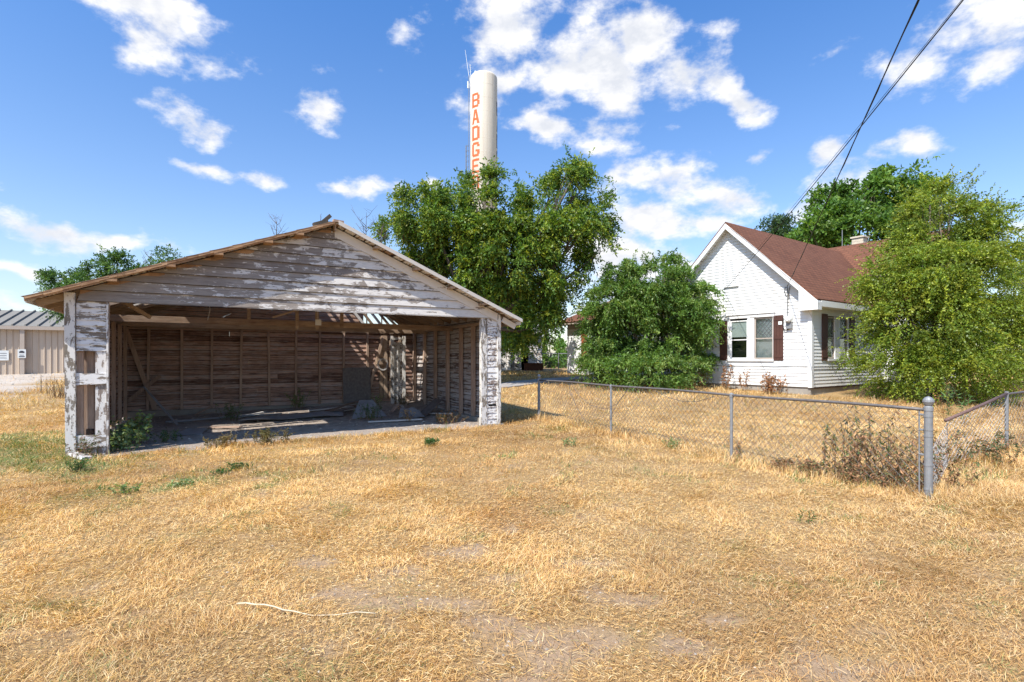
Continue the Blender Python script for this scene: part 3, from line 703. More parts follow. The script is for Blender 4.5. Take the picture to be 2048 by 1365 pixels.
# ------------------------------------------------------------------ white house
HZ = .36
hs = empty('house', (HC[0], HC[1], 0), HA, label='white lap sided house with a steep brown shingle gable roof', cat='house')
ZR, YR = 7.86, 3.5; HS = .965; HOV = .42
def hrz(y): return ZR - .10 - HS * abs(y - YR)
def hlap(mb, lo, hi, z0, z1, ex=.138, plane='x', p0=0.0, holes=()):
    """white lap siding facing -x (plane x=p0, runs along y) or -y (plane y=p0, runs along x)"""
    z = z0
    while z < z1 - .02:
        zt = min(z + ex + .006, z1); spans = [(lo(z), hi(z), lo(zt), hi(zt))]
        for (a, b, c, d) in holes:
            if z < d - .01 and zt > c + .01:
                ns_ = []
                for (l0, h0, l1, h1) in spans:
                    if b <= l0 or a >= h0: ns_.append((l0, h0, l1, h1)); continue
                    if a > l0: ns_.append((l0, a, l1, a))
                    if b < h0: ns_.append((b, h0, b, h1))
                spans = ns_
        for (l0, h0, l1, h1) in spans:
            if h0 - l0 < .03: continue
            h1 = max(h1, l1 + .005)
            q = rnd.uniform(-.0006, .0006)
            p = [(l0, p0 - .030 - q, z), (h0, p0 - .030 + q, z), (h0, p0, z), (l0, p0, z), (l1, p0 - .006, zt), (h1, p0 - .006, zt), (h1, p0, zt), (l1, p0, zt)]
            if plane == 'x': p = [(v[1], v[0], v[2]) for v in p]
            mb.hexa(p)
        z += ex
BZ = .62    # bottom of siding
WH = [(1.50, 3.62, 1.72, 3.52)]
m = MB(); ee = lambda z: (ZR - .12 - z) / HS
hlap(m, lambda z: max(.0, YR - ee(z)), lambda z: min(7.0, YR + ee(z)), BZ, 7.7, holes=WH)
m.build('gable_wall', M['white'], hs)
SW = [(1.31, 3.36, 1.72, 3.52)]
m = MB(); hlap(m, lambda z: .0, lambda z: 7.1, BZ, 3.86, plane='y', holes=SW); m.build('side_wall', M['white'], hs)
# wall core with the window openings left dark inside
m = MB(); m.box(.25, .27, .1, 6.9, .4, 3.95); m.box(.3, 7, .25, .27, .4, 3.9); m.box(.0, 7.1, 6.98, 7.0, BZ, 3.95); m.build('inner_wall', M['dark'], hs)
one('corner_board', M['white'], hs, 'box', -.056, .10, -.056, .0, BZ - .02, 3.9)
one('corner_board', M['white'], hs, 'box', -.056, .0, .0, .10, BZ - .02, 3.9)
m = MB(); m.box(.03, 7.1, .03, .2, -.1, BZ); m.box(.03, .2, .2, 7, -.1, BZ); m.build('foundation', M['concrete'], hs)
one('soil_band', M['shutter'], hs, 'box', .0, 7.1, -.012, .03, BZ - .07, BZ - .004)
# roof with shingle uv
def slab(name, pts, th, mt, parent, uvax=None):
    """pts: quad/poly (top surface, ccw), th downward; uv from in-plane metres"""
    P = [Vector(p) for p in pts]; n = (P[1] - P[0]).cross(P[2] - P[0]).normalized()
    if n.z < 0: n = -n
    vs = [tuple(p) for p in P] + [tuple(p - n * th) for p in P]; k = len(P)
    fs = [tuple(range(k)), tuple(range(2 * k - 1, k - 1, -1))] + [(i, (i + 1) % k, (i + 1) % k + k, i + k) for i in range(k)]
    me = bpy.data.meshes.new(name); me.from_pydata(vs, [], fs)
    at_ = me.color_attributes.new('Col', 'FLOAT_COLOR', 'POINT')
    hdir = Vector((-n.y, n.x, 0)).normalized(); sdir = n.cross(hdir)
    uv = me.uv_layers.new(name='UVMap')
    for l in me.loops:
        v = Vector(vs[l.vertex_index]); uv.data[l.index].uv = (v.dot(hdir), v.dot(sdir))
    me.update(); return link_mesh(name, me, mt, parent)
e0, e1 = -HOV, 7 + HOV; ze = ZR - HS * (YR + HOV); x0, x1 = -.36, 11.7
o = slab('roof', [(x0, e0, ze), (x1, e0, ze), (x1, YR, ZR), (x0, YR, ZR)], .06, M['shingle'], hs)
slab('roof', [(x0, e1, ze), (x0, YR, ZR), (x1, YR, ZR), (x1, e1, ze)], .06, M['shingle'], hs)
m = MB()     # white rake fascia, both slopes, on the gable edge
for sg in (-1, 1):
    ya = YR; yb = e0 if sg < 0 else e1; za = ZR - .08; zb = ze - .08
    m.hexa([(x0 - .02, ya, za - .24), (x0 + .02, ya, za - .24), (x0 + .02, yb, zb - .24), (x0 - .02, yb, zb - .24), (x0 - .02, ya, za), (x0 + .02, ya, za), (x0 + .02, yb, zb), (x0 - .02, yb, zb)])
m.build('rake_fascia', M['white'], hs)
m = MB()
for sg in (-1, 1):
    ya = YR; yb = e0 if sg < 0 else e1; za = ZR - .20; zb = ze - .20
    m.hexa([(x0 + .02, ya, za - .015), (0, ya, za - .015), (0, yb, zb - .015), (x0 + .02, yb, zb - .015), (x0 + .02, ya, za), (0, ya, za), (0, yb, zb), (x0 + .02, yb, zb)])
m.build('rake_soffit', M['whitew'], hs)
m = MB()   # boxed eave along the side and its return on the gable
m.box(-.038, 7.1, e0, e0 + .02, ze - .28, ze - .05); m.box(-.038, 7.1, e0 + .02, -.025, ze - .29, ze - .27)
m.hexa([(x0 - .018, e0, ze - .42), (-.04, e0, ze - .42), (-.04, .30, ze - .42), (x0 - .018, .30, ze - .42), (x0 - .018, e0, ze - .10), (-.04, e0, ze - .10), (-.04, .30, ze - .10 + HS * .72), (x0 - .018, .30, ze - .10 + HS * .72)])
m.build('eave_box', M['white'], hs)
m = MB(); m.box(x0 + .03, 7, e1 - .02, e1, ze - .28, ze - .05); m.box(x0 + .03, 7, 7.02, e1 - .02, ze - .29, ze - .27); m.build('eave_box', M['white'], hs)
# louvred attic vent
m = MB(); m.box(-.05, -.02, 3.10, 3.75, 5.02, 6.28)
for k in range(13): m.hexa([(-.075, 3.14, 5.06 + k * .092), (-.075, 3.71, 5.06 + k * .092), (-.05, 3.71, 5.06 + k * .092), (-.05, 3.14, 5.06 + k * .092), (-.052, 3.14, 5.135 + k * .092), (-.052, 3.71, 5.135 + k * .092), (-.048, 3.71, 5.135 + k * .092), (-.048, 3.14, 5.135 + k * .092)])
m.box(-.09, -.02, 3.06, 3.79, 4.97, 5.02)
m.build('attic_vent', M['white'], hs)

def window_unit(plane, a0, a1, z0, z1, lattice, shade):
    """one sash window; runs along y on the gable (plane 'x') or along x on the side (plane 'y')"""
    S = (lambda v: (v[1], v[0], v[2])) if plane == 'x' else (lambda v: v)
    def bx(mb, p, q, d0, d1, z0_, z1_):
        vs = [(p, d0, z0_), (q, d0, z0_), (q, d1, z0_), (p, d1, z0_), (p, d0, z1_), (q, d0, z1_), (q, d1, z1_), (p, d1, z1_)]
        mb.hexa([S(v) for v in vs])
    zm = (z0 + z1) / 2
    f = MB()
    for p, q, r, s in ((a0, a0 + .05, z0, z1), (a1 - .05, a1, z0, z1), (a0 + .05, a1 - .05, z0, z0 + .06), (a0 + .05, a1 - .05, z1 - .05, z1), (a0 + .05, a1 - .05, zm - .025, zm + .02)):
        bx(f, p, q, .0, .05, r, s)
    w = f.build('window', M['white'] if not lattice else M['tantrim'], hs)
    g = MB(); bx(g, a0 + .05, a1 - .05, .028, .032, z0 + .06, z1 - .05); g.build('pane', M['glass'], w)
    c = MB()
    if shade: bx(c, a0 + .055, a1 - .055, .040, .046, zm + .12, z1 - .05)
    else: bx(c, a0 + .03, a1 - .03, .10, .11, z0, z1)
    c.col = .5
    c.build('curtain', M['shade'] if shade else M['curtain'], w)
    if lattice:
        l = MB(); W_ = a1 - a0 - .1; H_ = z1 - zm - .07; st = .165
        k = -6
        A, B, Z0, Z1 = a0 + .05, a1 - .05, zm + .02, z1 - .05
        for k in range(-12, 16):
            for sg in (1, -1):
                pts = []
                # line: z = Z0 + sg*1.25*(x - xk)
                xk = A + k * st
                for xx in (A, B):
                    zz = Z0 + sg * 1.2 * (xx - xk)
                    if Z0 <= zz <= Z1: pts.append((xx, zz))
                for zz in (Z0, Z1):
                    xx = xk + (zz - Z0) / (sg * 1.2)
                    if A < xx < B: pts.append((xx, zz))
                if len(pts) >= 2:
                    pts.sort(); p, q = pts[0], pts[-1]
                    if math.dist(p, q) > .05: l.tube([S((p[0], .014, p[1])), S((q[0], .014, q[1]))], .008, 4)
        l.build('lattice', M['lattice'], w)
    return w
window_unit('x', 1.52, 2.34, 1.74, 3.50, True, False)
window_unit('x', 2.66, 3.48, 1.74, 3.44, False, True)
window_unit('y', 1.33, 1.99, 1.76, 3.48, True, False)
window_unit('y', 2.45, 3.20, 1.76, 3.48, True, False)
m = MB()   # casing between and around
m.box(-.045, .03, 2.345, 2.655, 1.72, 3.52); m.box(-.045, .03, 3.485, 3.60, 1.72, 3.52); m.box(-.045, .03, 1.50, 1.519, 1.72, 3.52)
m.box(-.07, .03, 1.48, 3.62, 1.64, 1.735)
m.build('window_casing', M['white'], hs)
m = MB(); m.box(1.995, 2.445, -.045, .03, 1.74, 3.5); m.box(3.205, 3.30, -.045, .03, 1.74, 3.5); m.box(1.31, 3.36, -.07, .03, 1.66, 1.75); m.build('window_casing', M['white'], hs)
m = MB(); m.box(-.06, -.02, 1.45, 3.62, 3.53, 3.68); m.box(-.10, -.02, 1.42, 3.66, 3.68, 3.70); m.build('header_board', M['whitew'], hs)
def shutter(plane, a0, a1, z0, z1, mt):
    m = MB(); S = (lambda v: (v[1], v[0], v[2])) if plane == 'x' else (lambda v: v)
    def bx(p, q, d0, d1, z0_, z1_):
        m.hexa([S(v) for v in [(p, d0, z0_), (q, d0, z0_), (q, d1, z0_), (p, d1, z0_), (p, d0, z1_), (q, d0, z1_), (q, d1, z1_), (p, d1, z1_)]])
    n = 3; w = (a1 - a0) / n
    for k in range(n): bx(a0 + k * w + .004, a0 + (k + 1) * w - .004, -.055, -.03, z0, z1)
    for z in (z0 + .12, (z0 + z1) / 2 - .05, z1 - .22): bx(a0 + .01, a1 - .01, -.07, -.056, z, z + .1)
    return m.build('shutter', mt, hs)
shutter('x', 1.08, 1.50, 1.68, 3.56, M['shutter']); shutter('x', 3.60, 3.98, 1.68, 3.46, M['shutter'])
shutter('y', .82, 1.31, 1.68, 3.58, M['shutter']); shutter('y', 3.37, 3.87, 1.68, 3.58, M['shutter'])
one('notice', M['signface'], hs, 'box', -.078, -.072, 1.12, 1.27, 3.16, 3.30)
# service head, conduit and meter
m = MB(); m.tube([(-.06, .89, 3.35), (-.06, .89, 4.55), (-.10, .89, 4.68), (-.2, .9, 4.66)], .016, 6); m.tube([(-.04, .94, 4.3), (-.12, 1.0, 4.5), (-.05, 1.0, 4.7)], .012, 5); m.tube([(-.05, .85, 4.2), (-.14, .80, 4.45), (-.05, .80, 4.72)], .012, 5)
m.build('service_conduit', M['black'], hs)
m = MB(); m.box(-.14, -.025, .70, .92, 2.98, 3.25); mt_ = m.build('electric_meter', M['galv'], hs)
m = MB()
vs = []; n = 16; prof = [(.0, .13), (-.10, .125), (-.15, .08), (-.16, .0)]
for d, r in prof: vs += [(-.14 + d, .81 + r * math.cos(2 * math.pi * k / n), 3.36 + r * math.sin(2 * math.pi * k / n)) for k in range(n)]
fs = [(i * n + k, i * n + (k + 1) % n, (i + 1) * n + (k + 1) % n, (i + 1) * n + k) for i in range(3) for k in range(n)]
m.add(vs, fs); m.box(-.14, -.025, .69, .93, 3.25, 3.48); m.build('meter_dial', M['signface'], mt_)
m = MB(); m.tube([(-.05, 1.08, 3.45), (-.07, 1.08, 3.1), (-.08, 1.02, 2.92), (-.08, .92, 2.9), (-.06, .85, 3.0)], .018, 6); m.build('meter_cable', M['black'], hs)
# cable clipped along the rake and roof edge
m = MB(); m.tube([(x0 - .03, YR - .2, ZR - .3), (x0 - .035, 2.5, hrz(2.5) + .05), (x0 - .03, 1.6, hrz(1.6) + .04), (x0 - .03, .9, hrz(.9) - .02), (x0 - .03, .3, hrz(.3) + .0), (x0 - .03, .08, 4.2), (x0 - .03, .0, 3.8), (-.05, -.04, 3.4)], .012, 5)
m.build('roof_cable', M['conduit'], hs)
m = MB(); m.tube([(-.045, 6.5 - k * .5, 1.42 + .02 * math.sin(k * 1.7)) for k in range(14)] + [(-.05, -.05, 1.41), (1.0, -.045, 1.40), (3.0, -.045, 1.38)], .008, 4); m.build('wall_cable', M['wire'], hs)
# cross wing to the right with its taller roof
CWX, CWZ, CWS = 11.3, 8.22, .93
m = MB(); hlap(m, lambda z: 7.1, lambda z: 16.3, BZ, 4.1, plane='y', p0=-1.0); hlap(m, lambda z: -1.0, lambda z: 0., BZ, 4.1, plane='x', p0=7.1)
hlap(m, lambda z: max(7.1, CWX - (CWZ - .15 - z) / CWS), lambda z: min(16.3, CWX + (CWZ - .15 - z) / CWS), 4.1, 8.5, plane='y', p0=-1.0)
m.build('side_wall', M['white'], hs)
xe0 = CWX - (CWZ - ze) / CWS; xe1 = CWX + (CWZ - ze) / CWS
slab('roof', [(xe0, -1.5, ze), (CWX, -1.5, CWZ), (CWX, 9, CWZ), (xe0, 9, ze)], .06, M['shingle'], hs)
slab('roof', [(xe1, -1.5, ze), (xe1, 9, ze), (CWX, 9, CWZ), (CWX, -1.5, CWZ)], .06, M['shingle'], hs)
m = MB()
for k in range(8): m.col = rnd.random(); m.box(12.5 + .006 * (k % 2), 13.1 - .006 * (k % 2), 2.9 + .006 * (k % 2), 3.5, 7.2 + k * .2, 7.2 + k * .2 + .188)
m.box(12.44, 13.16, 2.84, 3.56, 8.80, 8.89)
m.build('chimney', M['brick'], hs)
m = MB(); m.tube([(14.9, 5.0, 5.6), (14.9, 5.0, 9.95)], .022, 6); m.build('antenna_mast', M['galv'], hs)
m = MB(); m.lathe([(.16, 0), (.16, .25), (.34, .32), (.36, .5), (.25, .66), (.0, .70)], (5.5, 6.1, 5.75)); m.build('roof_vent', M['black'], hs)
# left wing, lower hipped roof, set back a little
LX, LY0, LY1, LZE = .45, 7.02, 14.85, 4.0
LB = .80
m = MB(); hlap(m, lambda z: LY0, lambda z: LY1, LB, LZE - .30, p0=LX, ex=.125); m.box(LX - .035, LX, LY1 - .02, LY1 + .08, LB, LZE - .28); m.build('wing_wall', M['white'], hs)
m = MB(); m.box(LX, 8, LY1, LY1 + .03, LB, LZE - .25); m.build('wing_wall', M['white'], hs)
m = MB(); m.box(LX + .05, 8, LY0, LY1 - .02, .1, LB); m.build('foundation', M['concrete'], hs)
m = MB(); m.box(LX - .04, LX - .001, LY0, LY1 + .05, LZE - .42, LZE - .12); m.box(LX - .55, LX - .52, LY0, LY1 + .55, LZE - .14, LZE + .0); m.box(LX - .52, LX - .04, LY0, LY1 + .5, LZE - .16, LZE - .14); m.build('eave_box', M['tantrim'], hs)
ey = LY1 + .6; ex = LX - .6; zr = LZE + 2.3
slab('wing_roof', [(ex, LY0 - .5, LZE), (3.9, LY0 - .5, zr), (3.9, LY1 - 3.6, zr), (ex, ey, LZE)], .06, M['shingle'], hs)
slab('wing_roof', [(ex, ey, LZE), (3.9, LY1 - 3.6, zr), (8.5, ey, LZE)], .06, M['shingle'], hs)
shutter_l = MB(); shutter_l.box(LX - .06, LX - .03, 13.15, 13.62, 1.75, 3.45); shutter_l.build('shutter', M['shutter2'], hs)
shutter_l = MB(); shutter_l.box(LX - .06, LX - .03, 11.0, 11.4, 1.75, 3.45); shutter_l.build('shutter', M['shutter2'], hs)
m = MB(); m.box(LX - .05, LX - .028, 11.45, 13.12, 1.72, 3.48); w = m.build('window', M['white'], hs)
m = MB(); m.box(LX - .056, LX - .052, 11.55, 12.2, 1.8, 3.4); m.box(LX - .056, LX - .052, 12.35, 13.0, 1.8, 3.4); m.build('pane', m_plain('grey_blind_pane', (.25, .27, .29), .2), w)

# ------------------------------------------------------------------ water tower
TY = 102.0; TR = 27.0 * TY / FPX; TX = (967.5 - CX) / FPX * TY
tw = empty('water_tower', (TX, TY, 0), 0, label='tall cream standpipe water tower with orange letters reading BADGER', cat='water tower')
ztop = CAMH + (HY - 154) * TY / FPX
m = MB(); m.lathe([(TR, -1), (TR, ztop - .55), (TR * .985, ztop - .3), (TR * .90, ztop - .02), (TR * .6, ztop + .25), (.01, ztop + .45)], n=64)
m.build('tank', M['towerwhite'], tw, smooth=True)
m = MB()
for k in range(1, 22): 
    z = k * ztop / 22; m.lathe([(TR + .004, z), (TR + .012, z + .02), (TR + .012, z + .04), (TR + .004, z + .06)], n=64)
m.build('weld_seams', M['towerwhite'], tw)
GLY = {  # strokes as rectangles in a 10 x 16 cell
    'B': [(0, 0, 2.8, 16), (2.8, 13.4, 8.6, 16), (2.8, 6.8, 8.6, 9.2), (2.8, 0, 8.6, 2.6), (7.2, 2.6, 10, 7.6), (7.2, 8.6, 10, 13.4)],
    'A': None,
    'D': [(0, 0, 2.8, 16), (2.8, 13.4, 8.2, 16), (2.8, 0, 8.2, 2.6), (7.2, 1.4, 10, 14.6)],
    'G': [(0, 1.6, 2.8, 14.4), (1.4, 13.4, 9, 16), (1.4, 0, 9, 2.6), (7.2, 2.6, 10, 7.6), (5.2, 5.6, 7.2, 7.8), (7.2, 11, 10, 13.4)],
    'E': [(0, 0, 2.8, 16), (2.8, 13.4, 9.6, 16), (2.8, 6.8, 8.4, 9.2), (2.8, 0, 9.6, 2.6)],
    'R': [(0, 0, 2.8, 16), (2.8, 13.4, 8.6, 16), (2.8, 6.4, 8.6, 9), (7.2, 8.4, 10, 13.8), (6.6, 0, 9.6, 6.4)],
}
def letters(mb, word, ang0, ang1, ztop_, h, step):
    def P(u, z): # u in 0..10
        a = R_(ang0 + (ang1 - ang0) * u / 10); r = TR + .02
        return (r * math.sin(a), -r * math.cos(a), z)
    for i, ch in enumerate(word):
        zb = ztop_ - i * step - h
        polys = []
        if GLY[ch] is None:   # A: two slanted legs and a bar
            polys = [[(0, 0), (2.9, 0), (5.6, 16), (3.4, 16)], [(7.1, 0), (10, 0), (6.6, 16), (4.4, 16)], [(2.4, 4), (7.6, 4), (7.2, 6.4), (2.8, 6.4)]]
        else: polys = [[(a, b), (c, b), (c, d), (a, d)] for a, b, c, d in GLY[ch]]
        for q in polys:
            n = 4
            for k in range(n):
                f0, f1 = k / n, (k + 1) / n
                l = lambda A, B, f: (A[0] + (B[0] - A[0]) * f, A[1] + (B[1] - A[1]) * f)
                pts = [l(q[0], q[1], f0), l(q[0], q[1], f1), l(q[3], q[2], f1), l(q[3], q[2], f0)]
                mb.add([P(u, zb + v * h / 16) for u, v in pts], [(0, 1, 2, 3)])
LYD = TY - TR * .82; z0 = CAMH + (HY - 186.5) * LYD / FPX; hgt = 28.5 * LYD / FPX; stp = 32.9 * LYD / FPX
m = MB(); letters(m, 'BADGER', -53.5, -14.5, z0, hgt, stp); m.build('lettering', M['letter'], tw)
m = MB(); letters(m, 'BADGER', 72, 108, z0 - .9, hgt, stp); m.build('lettering', M['letterdark'], tw)
m = MB()   # ladder with safety cage on the left
lz = CAMH + (HY - 293) * TY / FPX
for dx in (-.25, .25): m.tube([(-TR - .25, dx - .2, 0), (-TR - .25, dx - .2, ztop)], .035, 4)
for k in range(int(lz)): 
    z = lz - k; m.tube([(-TR - .2, -.5, z), (-TR - .75, -.45, z), (-TR - .85, -.2, z), (-TR - .75, .1, z), (-TR - .2, .15, z)], .04, 4)
for a in ((-.75, -.45), (-.85, -.2), (-.75, .1)): m.tube([(-TR + a[0], a[1], lz), (-TR + a[0], a[1], 0)], .035, 4)
m.build('caged_ladder', M['galv'], tw)
m = MB(); m.tube([(-TR + .1, -.3, ztop - 1.6), (-TR - .35, -.3, ztop + .8), (-TR - .95, -.3, ztop + 5.0)], [.06, .05, .03], 5); m.build('whip_antenna', M['signface'], tw)
m = MB(); m.tube([(-TR + .15, 0, ztop - .8), (-TR - .05, 0, ztop + 2.4)], .05, 5)
for k in range(4): m.tube([(-TR - .18, 0, ztop + .9 + k * .4), (-TR + .22, 0, ztop + 1.0 + k * .4)], .04, 4)
m.build('dipole_antenna', M['signface'], tw)
m = MB(); m.box(-TR - .55, -TR - .35, -.3, -.1, ztop - 2.3, ztop - 1.0); m.box(-TR - .3, -TR - .12, -.3, -.1, ztop - 2.3, ztop - 1.3); m.build('antenna_box', M['signface'], tw)
m = MB(); m.tube([(-1.6, 0, ztop), (-1.6, 0, ztop + 1.1)], .17, 8); m.build('roof_stub', M['signface'], tw)

# ------------------------------------------------------------------ tan steel building at the left
SB = at(128, 748, 33.5); sb0 = (SB.x + 3.0 * GD[0], SB.y + 3.0 * GD[1])
st = empty('storage_building', (sb0[0], sb0[1], .70), GA, label='tan ribbed steel storage building with a grey standing seam roof', cat='building')
Lb = 30; HB = 3.0
m = MB(); m.box(-Lb, 0, 0, 9, 0, HB - .1)
for k in range(100):
    x = -k * .30; m.hexa([(x - .055, -.045, 0), (x - .025, -.045, 0), (x, 0, 0), (x - .08, 0, 0), (x - .055, -.045, HB - .1), (x - .025, -.045, HB - .1), (x, 0, HB - .1), (x - .08, 0, HB - .1)])
m.build('wall', M['tanwall'], st)
m = MB(); m.hexa([(-Lb, -.25, HB), (.2, -.25, HB), (.2, 4.6, HB + 1.25), (-Lb, 4.6, HB + 1.25), (-Lb, -.25, HB + .06), (.2, -.25, HB + .06), (.2, 4.6, HB + 1.31), (-Lb, 4.6, HB + 1.31)])
m.hexa([(-Lb, 4.6, HB + 1.25), (.2, 4.6, HB + 1.25), (.2, 9.3, HB), (-Lb, 9.3, HB), (-Lb, 4.6, HB + 1.31), (.2, 4.6, HB + 1.31), (.2, 9.3, HB + .06), (-Lb, 9.3, HB + .06)])
for k in range(50):
    x = -k * .6; m.hexa([(x - .04, -.25, HB + .06), (x + .04, -.25, HB + .06), (x + .04, 4.6, HB + 1.31), (x - .04, 4.6, HB + 1.31), (x - .03, -.25, HB + .16), (x + .03, -.25, HB + .16), (x + .03, 4.6, HB + 1.41), (x - .03, 4.6, HB + 1.41)])
m.build('roof', M['tanroof'], st)
m = MB(); m.box(-Lb, .2, -.38, -.26, HB - .17, HB + .04); m.build('gutter', M['tantrim'], st)
# wall x position of the downpipe
def on_st(px):
    u = (px - CX) / FPX; ox, oy = sb0; return (u * oy - ox) / (GD[0] - u * GD[1])
xd = on_st(47)
m = MB(); m.box(xd - .11, xd + .11, -.30, -.05, .1, HB - .17); m.build('downpipe', M['tantrim'], st)
m = MB(); m.box(xd - .19, xd + .19, -.34, -.31, 1.10, 1.62); s1 = m.build('sign', M['signface'], st)
m = MB(); m.box(xd - .12, xd + .12, -.346, -.341, 1.40, 1.50); m.box(xd - .07, xd + .07, -.346, -.341, 1.50, 1.54); m.box(xd - .13, xd + .13, -.346, -.341, 1.16, 1.21); m.box(xd - .10, xd + .10, -.346, -.341, 1.26, 1.29); m.build('print', M['signred'], s1)
xs_ = on_st(3)
m = MB(); m.box(xs_ - .35, xs_ + .35, -.09, -.05, .95, 1.55); s1 = m.build('sign', M['signface'], st)
m = MB(); 
for k in range(3): m.box(xs_ - .25, xs_ + .25, -.096, -.091, 1.08 + k * .14, 1.12 + k * .14)
m.build('print', M['galv'], s1)
m = MB(); m.box(-Lb, .3, -.5, 0.0, -.3, -.02); m.build('slab_edge', M['concrete'], st)
# small pale building far behind it
b = at(20, 640, 60); pb = empty('far_building', (b.x, 60, .9), R_(5), label='low pale flat roofed building just showing above the tan steel roof', cat='building')
m = MB(); m.box(-20, 2.6, 0, 8, 0, 6.0); m.build('wall', M['signface'], pb)
m = MB(); m.box(-20, 2.9, -.2, 8.2, 6.0, 6.25); m.build('roof', M['tanroof'], pb)

# ------------------------------------------------------------------ old shed beyond the tree
p = at(1084, 743, 37); sh = empty('shed', (p.x, p.y, .88), R_(4), label='small old shed with flaking pale boards and a dark open doorway', cat='shed')
m = MB()
def shlap(mb, x0_, x1_, z0_, z1_):
    z = z0_
    while z < z1_ - .02:
        zt = min(z + .15, z1_); mb.col = rnd.random(); mb.hexa([(x0_, -.03, z), (x1_, -.03, z), (x1_, 0, z), (x0_, 0, z), (x0_, -.01, zt), (x1_, -.01, zt), (x1_, 0, zt), (x0_, 0, zt)]); z += .145
shlap(m, -3.3, -1.45, 0, 2.6); shlap(m, -.98, 0, 0, 2.6); shlap(m, -1.45, -.98, 1.72, 2.6)
m.box(-.03, 0, 0, 4, 0, 2.6); m.box(-3.3, -3.27, 0, 4, 0, 2.6); m.build('wall', M['return'], sh)
m = MB(); m.box(-3.2, -.1, 1.2, 1.25, 0, 2.6); m.build('inner_wall', M['dark'], sh)
m = MB(); m.box(-1.52, -1.45, -.05, -.031, 0, 1.78); m.box(-.98, -.91, -.05, -.031, 0, 1.78); m.box(-1.45, -.98, -.05, -.031, 1.72, 1.79); m.build('door_frame', M['post'], sh)
m = MB(); m.hexa([(-3.6, -.4, 2.55), (.3, -.4, 2.55), (.3, 2, 3.3), (-3.6, 2, 3.3), (-3.6, -.4, 2.62), (.3, -.4, 2.62), (.3, 2, 3.37), (-3.6, 2, 3.37)])
m.hexa([(-3.6, 2, 3.3), (.3, 2, 3.3), (.3, 4.4, 2.55), (-3.6, 4.4, 2.55), (-3.6, 2, 3.37), (.3, 2, 3.37), (.3, 4.4, 2.62), (-3.6, 4.4, 2.62)]); m.build('roof', M['tanroof'], sh)
p = at(1000, 743, 36.6); m = MB(); 
for k in range(8): m.col = rnd.random(); m.box(-1.2, .55, 0, .05, k * .26, k * .26 + .25)
m.box(.55, .75, -.08, .08, -.1, 2.2); o = m.build('board_fence', M['return']); o.location = (p.x, p.y, .88); tag(o, 'short flaking board fence with a pale end post left of the shed', 'fence')
p = at(1068, 745, 35.8); bx_ = empty('box', (p.x, p.y, .86), R_(4), label='dark rusty brown box standing against the shed wall', cat='box')
m = MB(); m.box(-.62, .62, 0, .6, 0, .55); m.build('body', M['couch'], bx_)
m = MB(); m.box(-.66, .66, -.03, .63, .551, .60); m.build('lid', M['couch'], bx_)

# ------------------------------------------------------------------ chain link fences
def link_mesh_wires(mb, P, Q, zb0, zb1, zt0, zt1, cell=.056, r=.0029, sag=None, n=3, cz=None):
    """zigzag wires hung between ground points P and Q; heights at both ends; woven diamonds"""
    P, Q = Vector((*P, 0)), Vector((*Q, 0)); L = (Q - P).length; d = (Q - P) / L; nrm = Vector((-d.y, d.x, 0))
    N = int(L / cell)
    for i in range(N):
        pts = []; u = (i + .5) / N; zb = zb0 + (zb1 - zb0) * u; zt = zt0 + (zt1 - zt0) * u; K = max(2, int((zt - zb) / (cz or cell)))
        for k in range(K * 1 + 1):
            x = (i + ((k + i) % 2)) * L / N; z = zb + (zt - zb) * k / K; off = sag(x / L, (z - zb) / max(.01, zt - zb)) if sag else 0
            pts.append(P + d * x + nrm * (off + (.004 if k % 2 else -.004)) + Vector((0, 0, z)))
        for k in range(len(pts) - 1):
            mb.tube([pts[k], pts[k + 1]], r, n, cap=False)
def rail_z(u, z0=1.14, z1=1.12): return z0 + (z1 - z0) * u
zt = 1.125
fn = empty('chain_link_fence', (*F1, gz(*F1)), 0, label='low galvanized chain link fence running from behind the garage to the ball capped corner post', cat='fence')
o0 = Vector((F1[0], F1[1], gz(*F1)))
g0, g1 = gz(*F0), gz(*F1)
m = MB()
class Off(MB):
    pass
def shift(mb, off):
    mb.v = [(a - off[0], b - off[1], c - off[2]) for a, b, c in mb.v]; return mb
m = MB(); link_mesh_wires(m, F1, F0, g1 + .02, g0 + .02, 1.14, 1.17, sag=lambda u, v: .03 * math.sin(u * 23) * v * (1 - v))
shift(m, o0).build('chain_mesh', M['chain'], fn)
m = MB(); pts = []
for k in range(25):
    u = k / 24; x = F1[0] + (F0[0] - F1[0]) * u; y = F1[1] + (F0[1] - F1[1]) * u
    pts.append((x + .0, y, 1.115 + .03 * u + .008 * math.sin(u * 17)))
m.tube(pts, .021, 8); shift(m, o0).build('top_rail', M['galvdark'], fn, smooth=True)
for u in (.656, .307):
    x = F0[0] + (F1[0] - F0[0]) * (1 - u); y = F0[1] + (F1[1] - F0[1]) * (1 - u)
    g = gz(x, y); m = MB(); m.tube([(x, y, g - .2), (x, y, 1.085)], .026, 10); m.lathe([(.034, 0), (.036, .06), (.02, .075)], (x, y, 1.08), 10); shift(m, o0).build('line_post', M['galv'], fn)
def terminal(mb, x, y, top, r, ball):
    g = gz(x, y); mb.tube([(x, y, g - .3), (x, y, top)], r, 16)
    mb.lathe([(r * 1.12, 0), (r * 1.12, .045), (r * .75, .06), (ball * .75, .075), (ball, .11), (ball * .95, .135), (ball * .6, .165), (.001, .18)], (x, y, top - .02), 16)
    for z in (.12, .42, .78, .86, top - .10 - g): mb.lathe([(r * 1.10, 0), (r * 1.10, .022)], (x, y, g + z), 16)
m = MB(); terminal(m, F1[0], F1[1], 1.125, .046, .062); shift(m, o0).build('corner_post', M['galv'], fn, smooth=False)
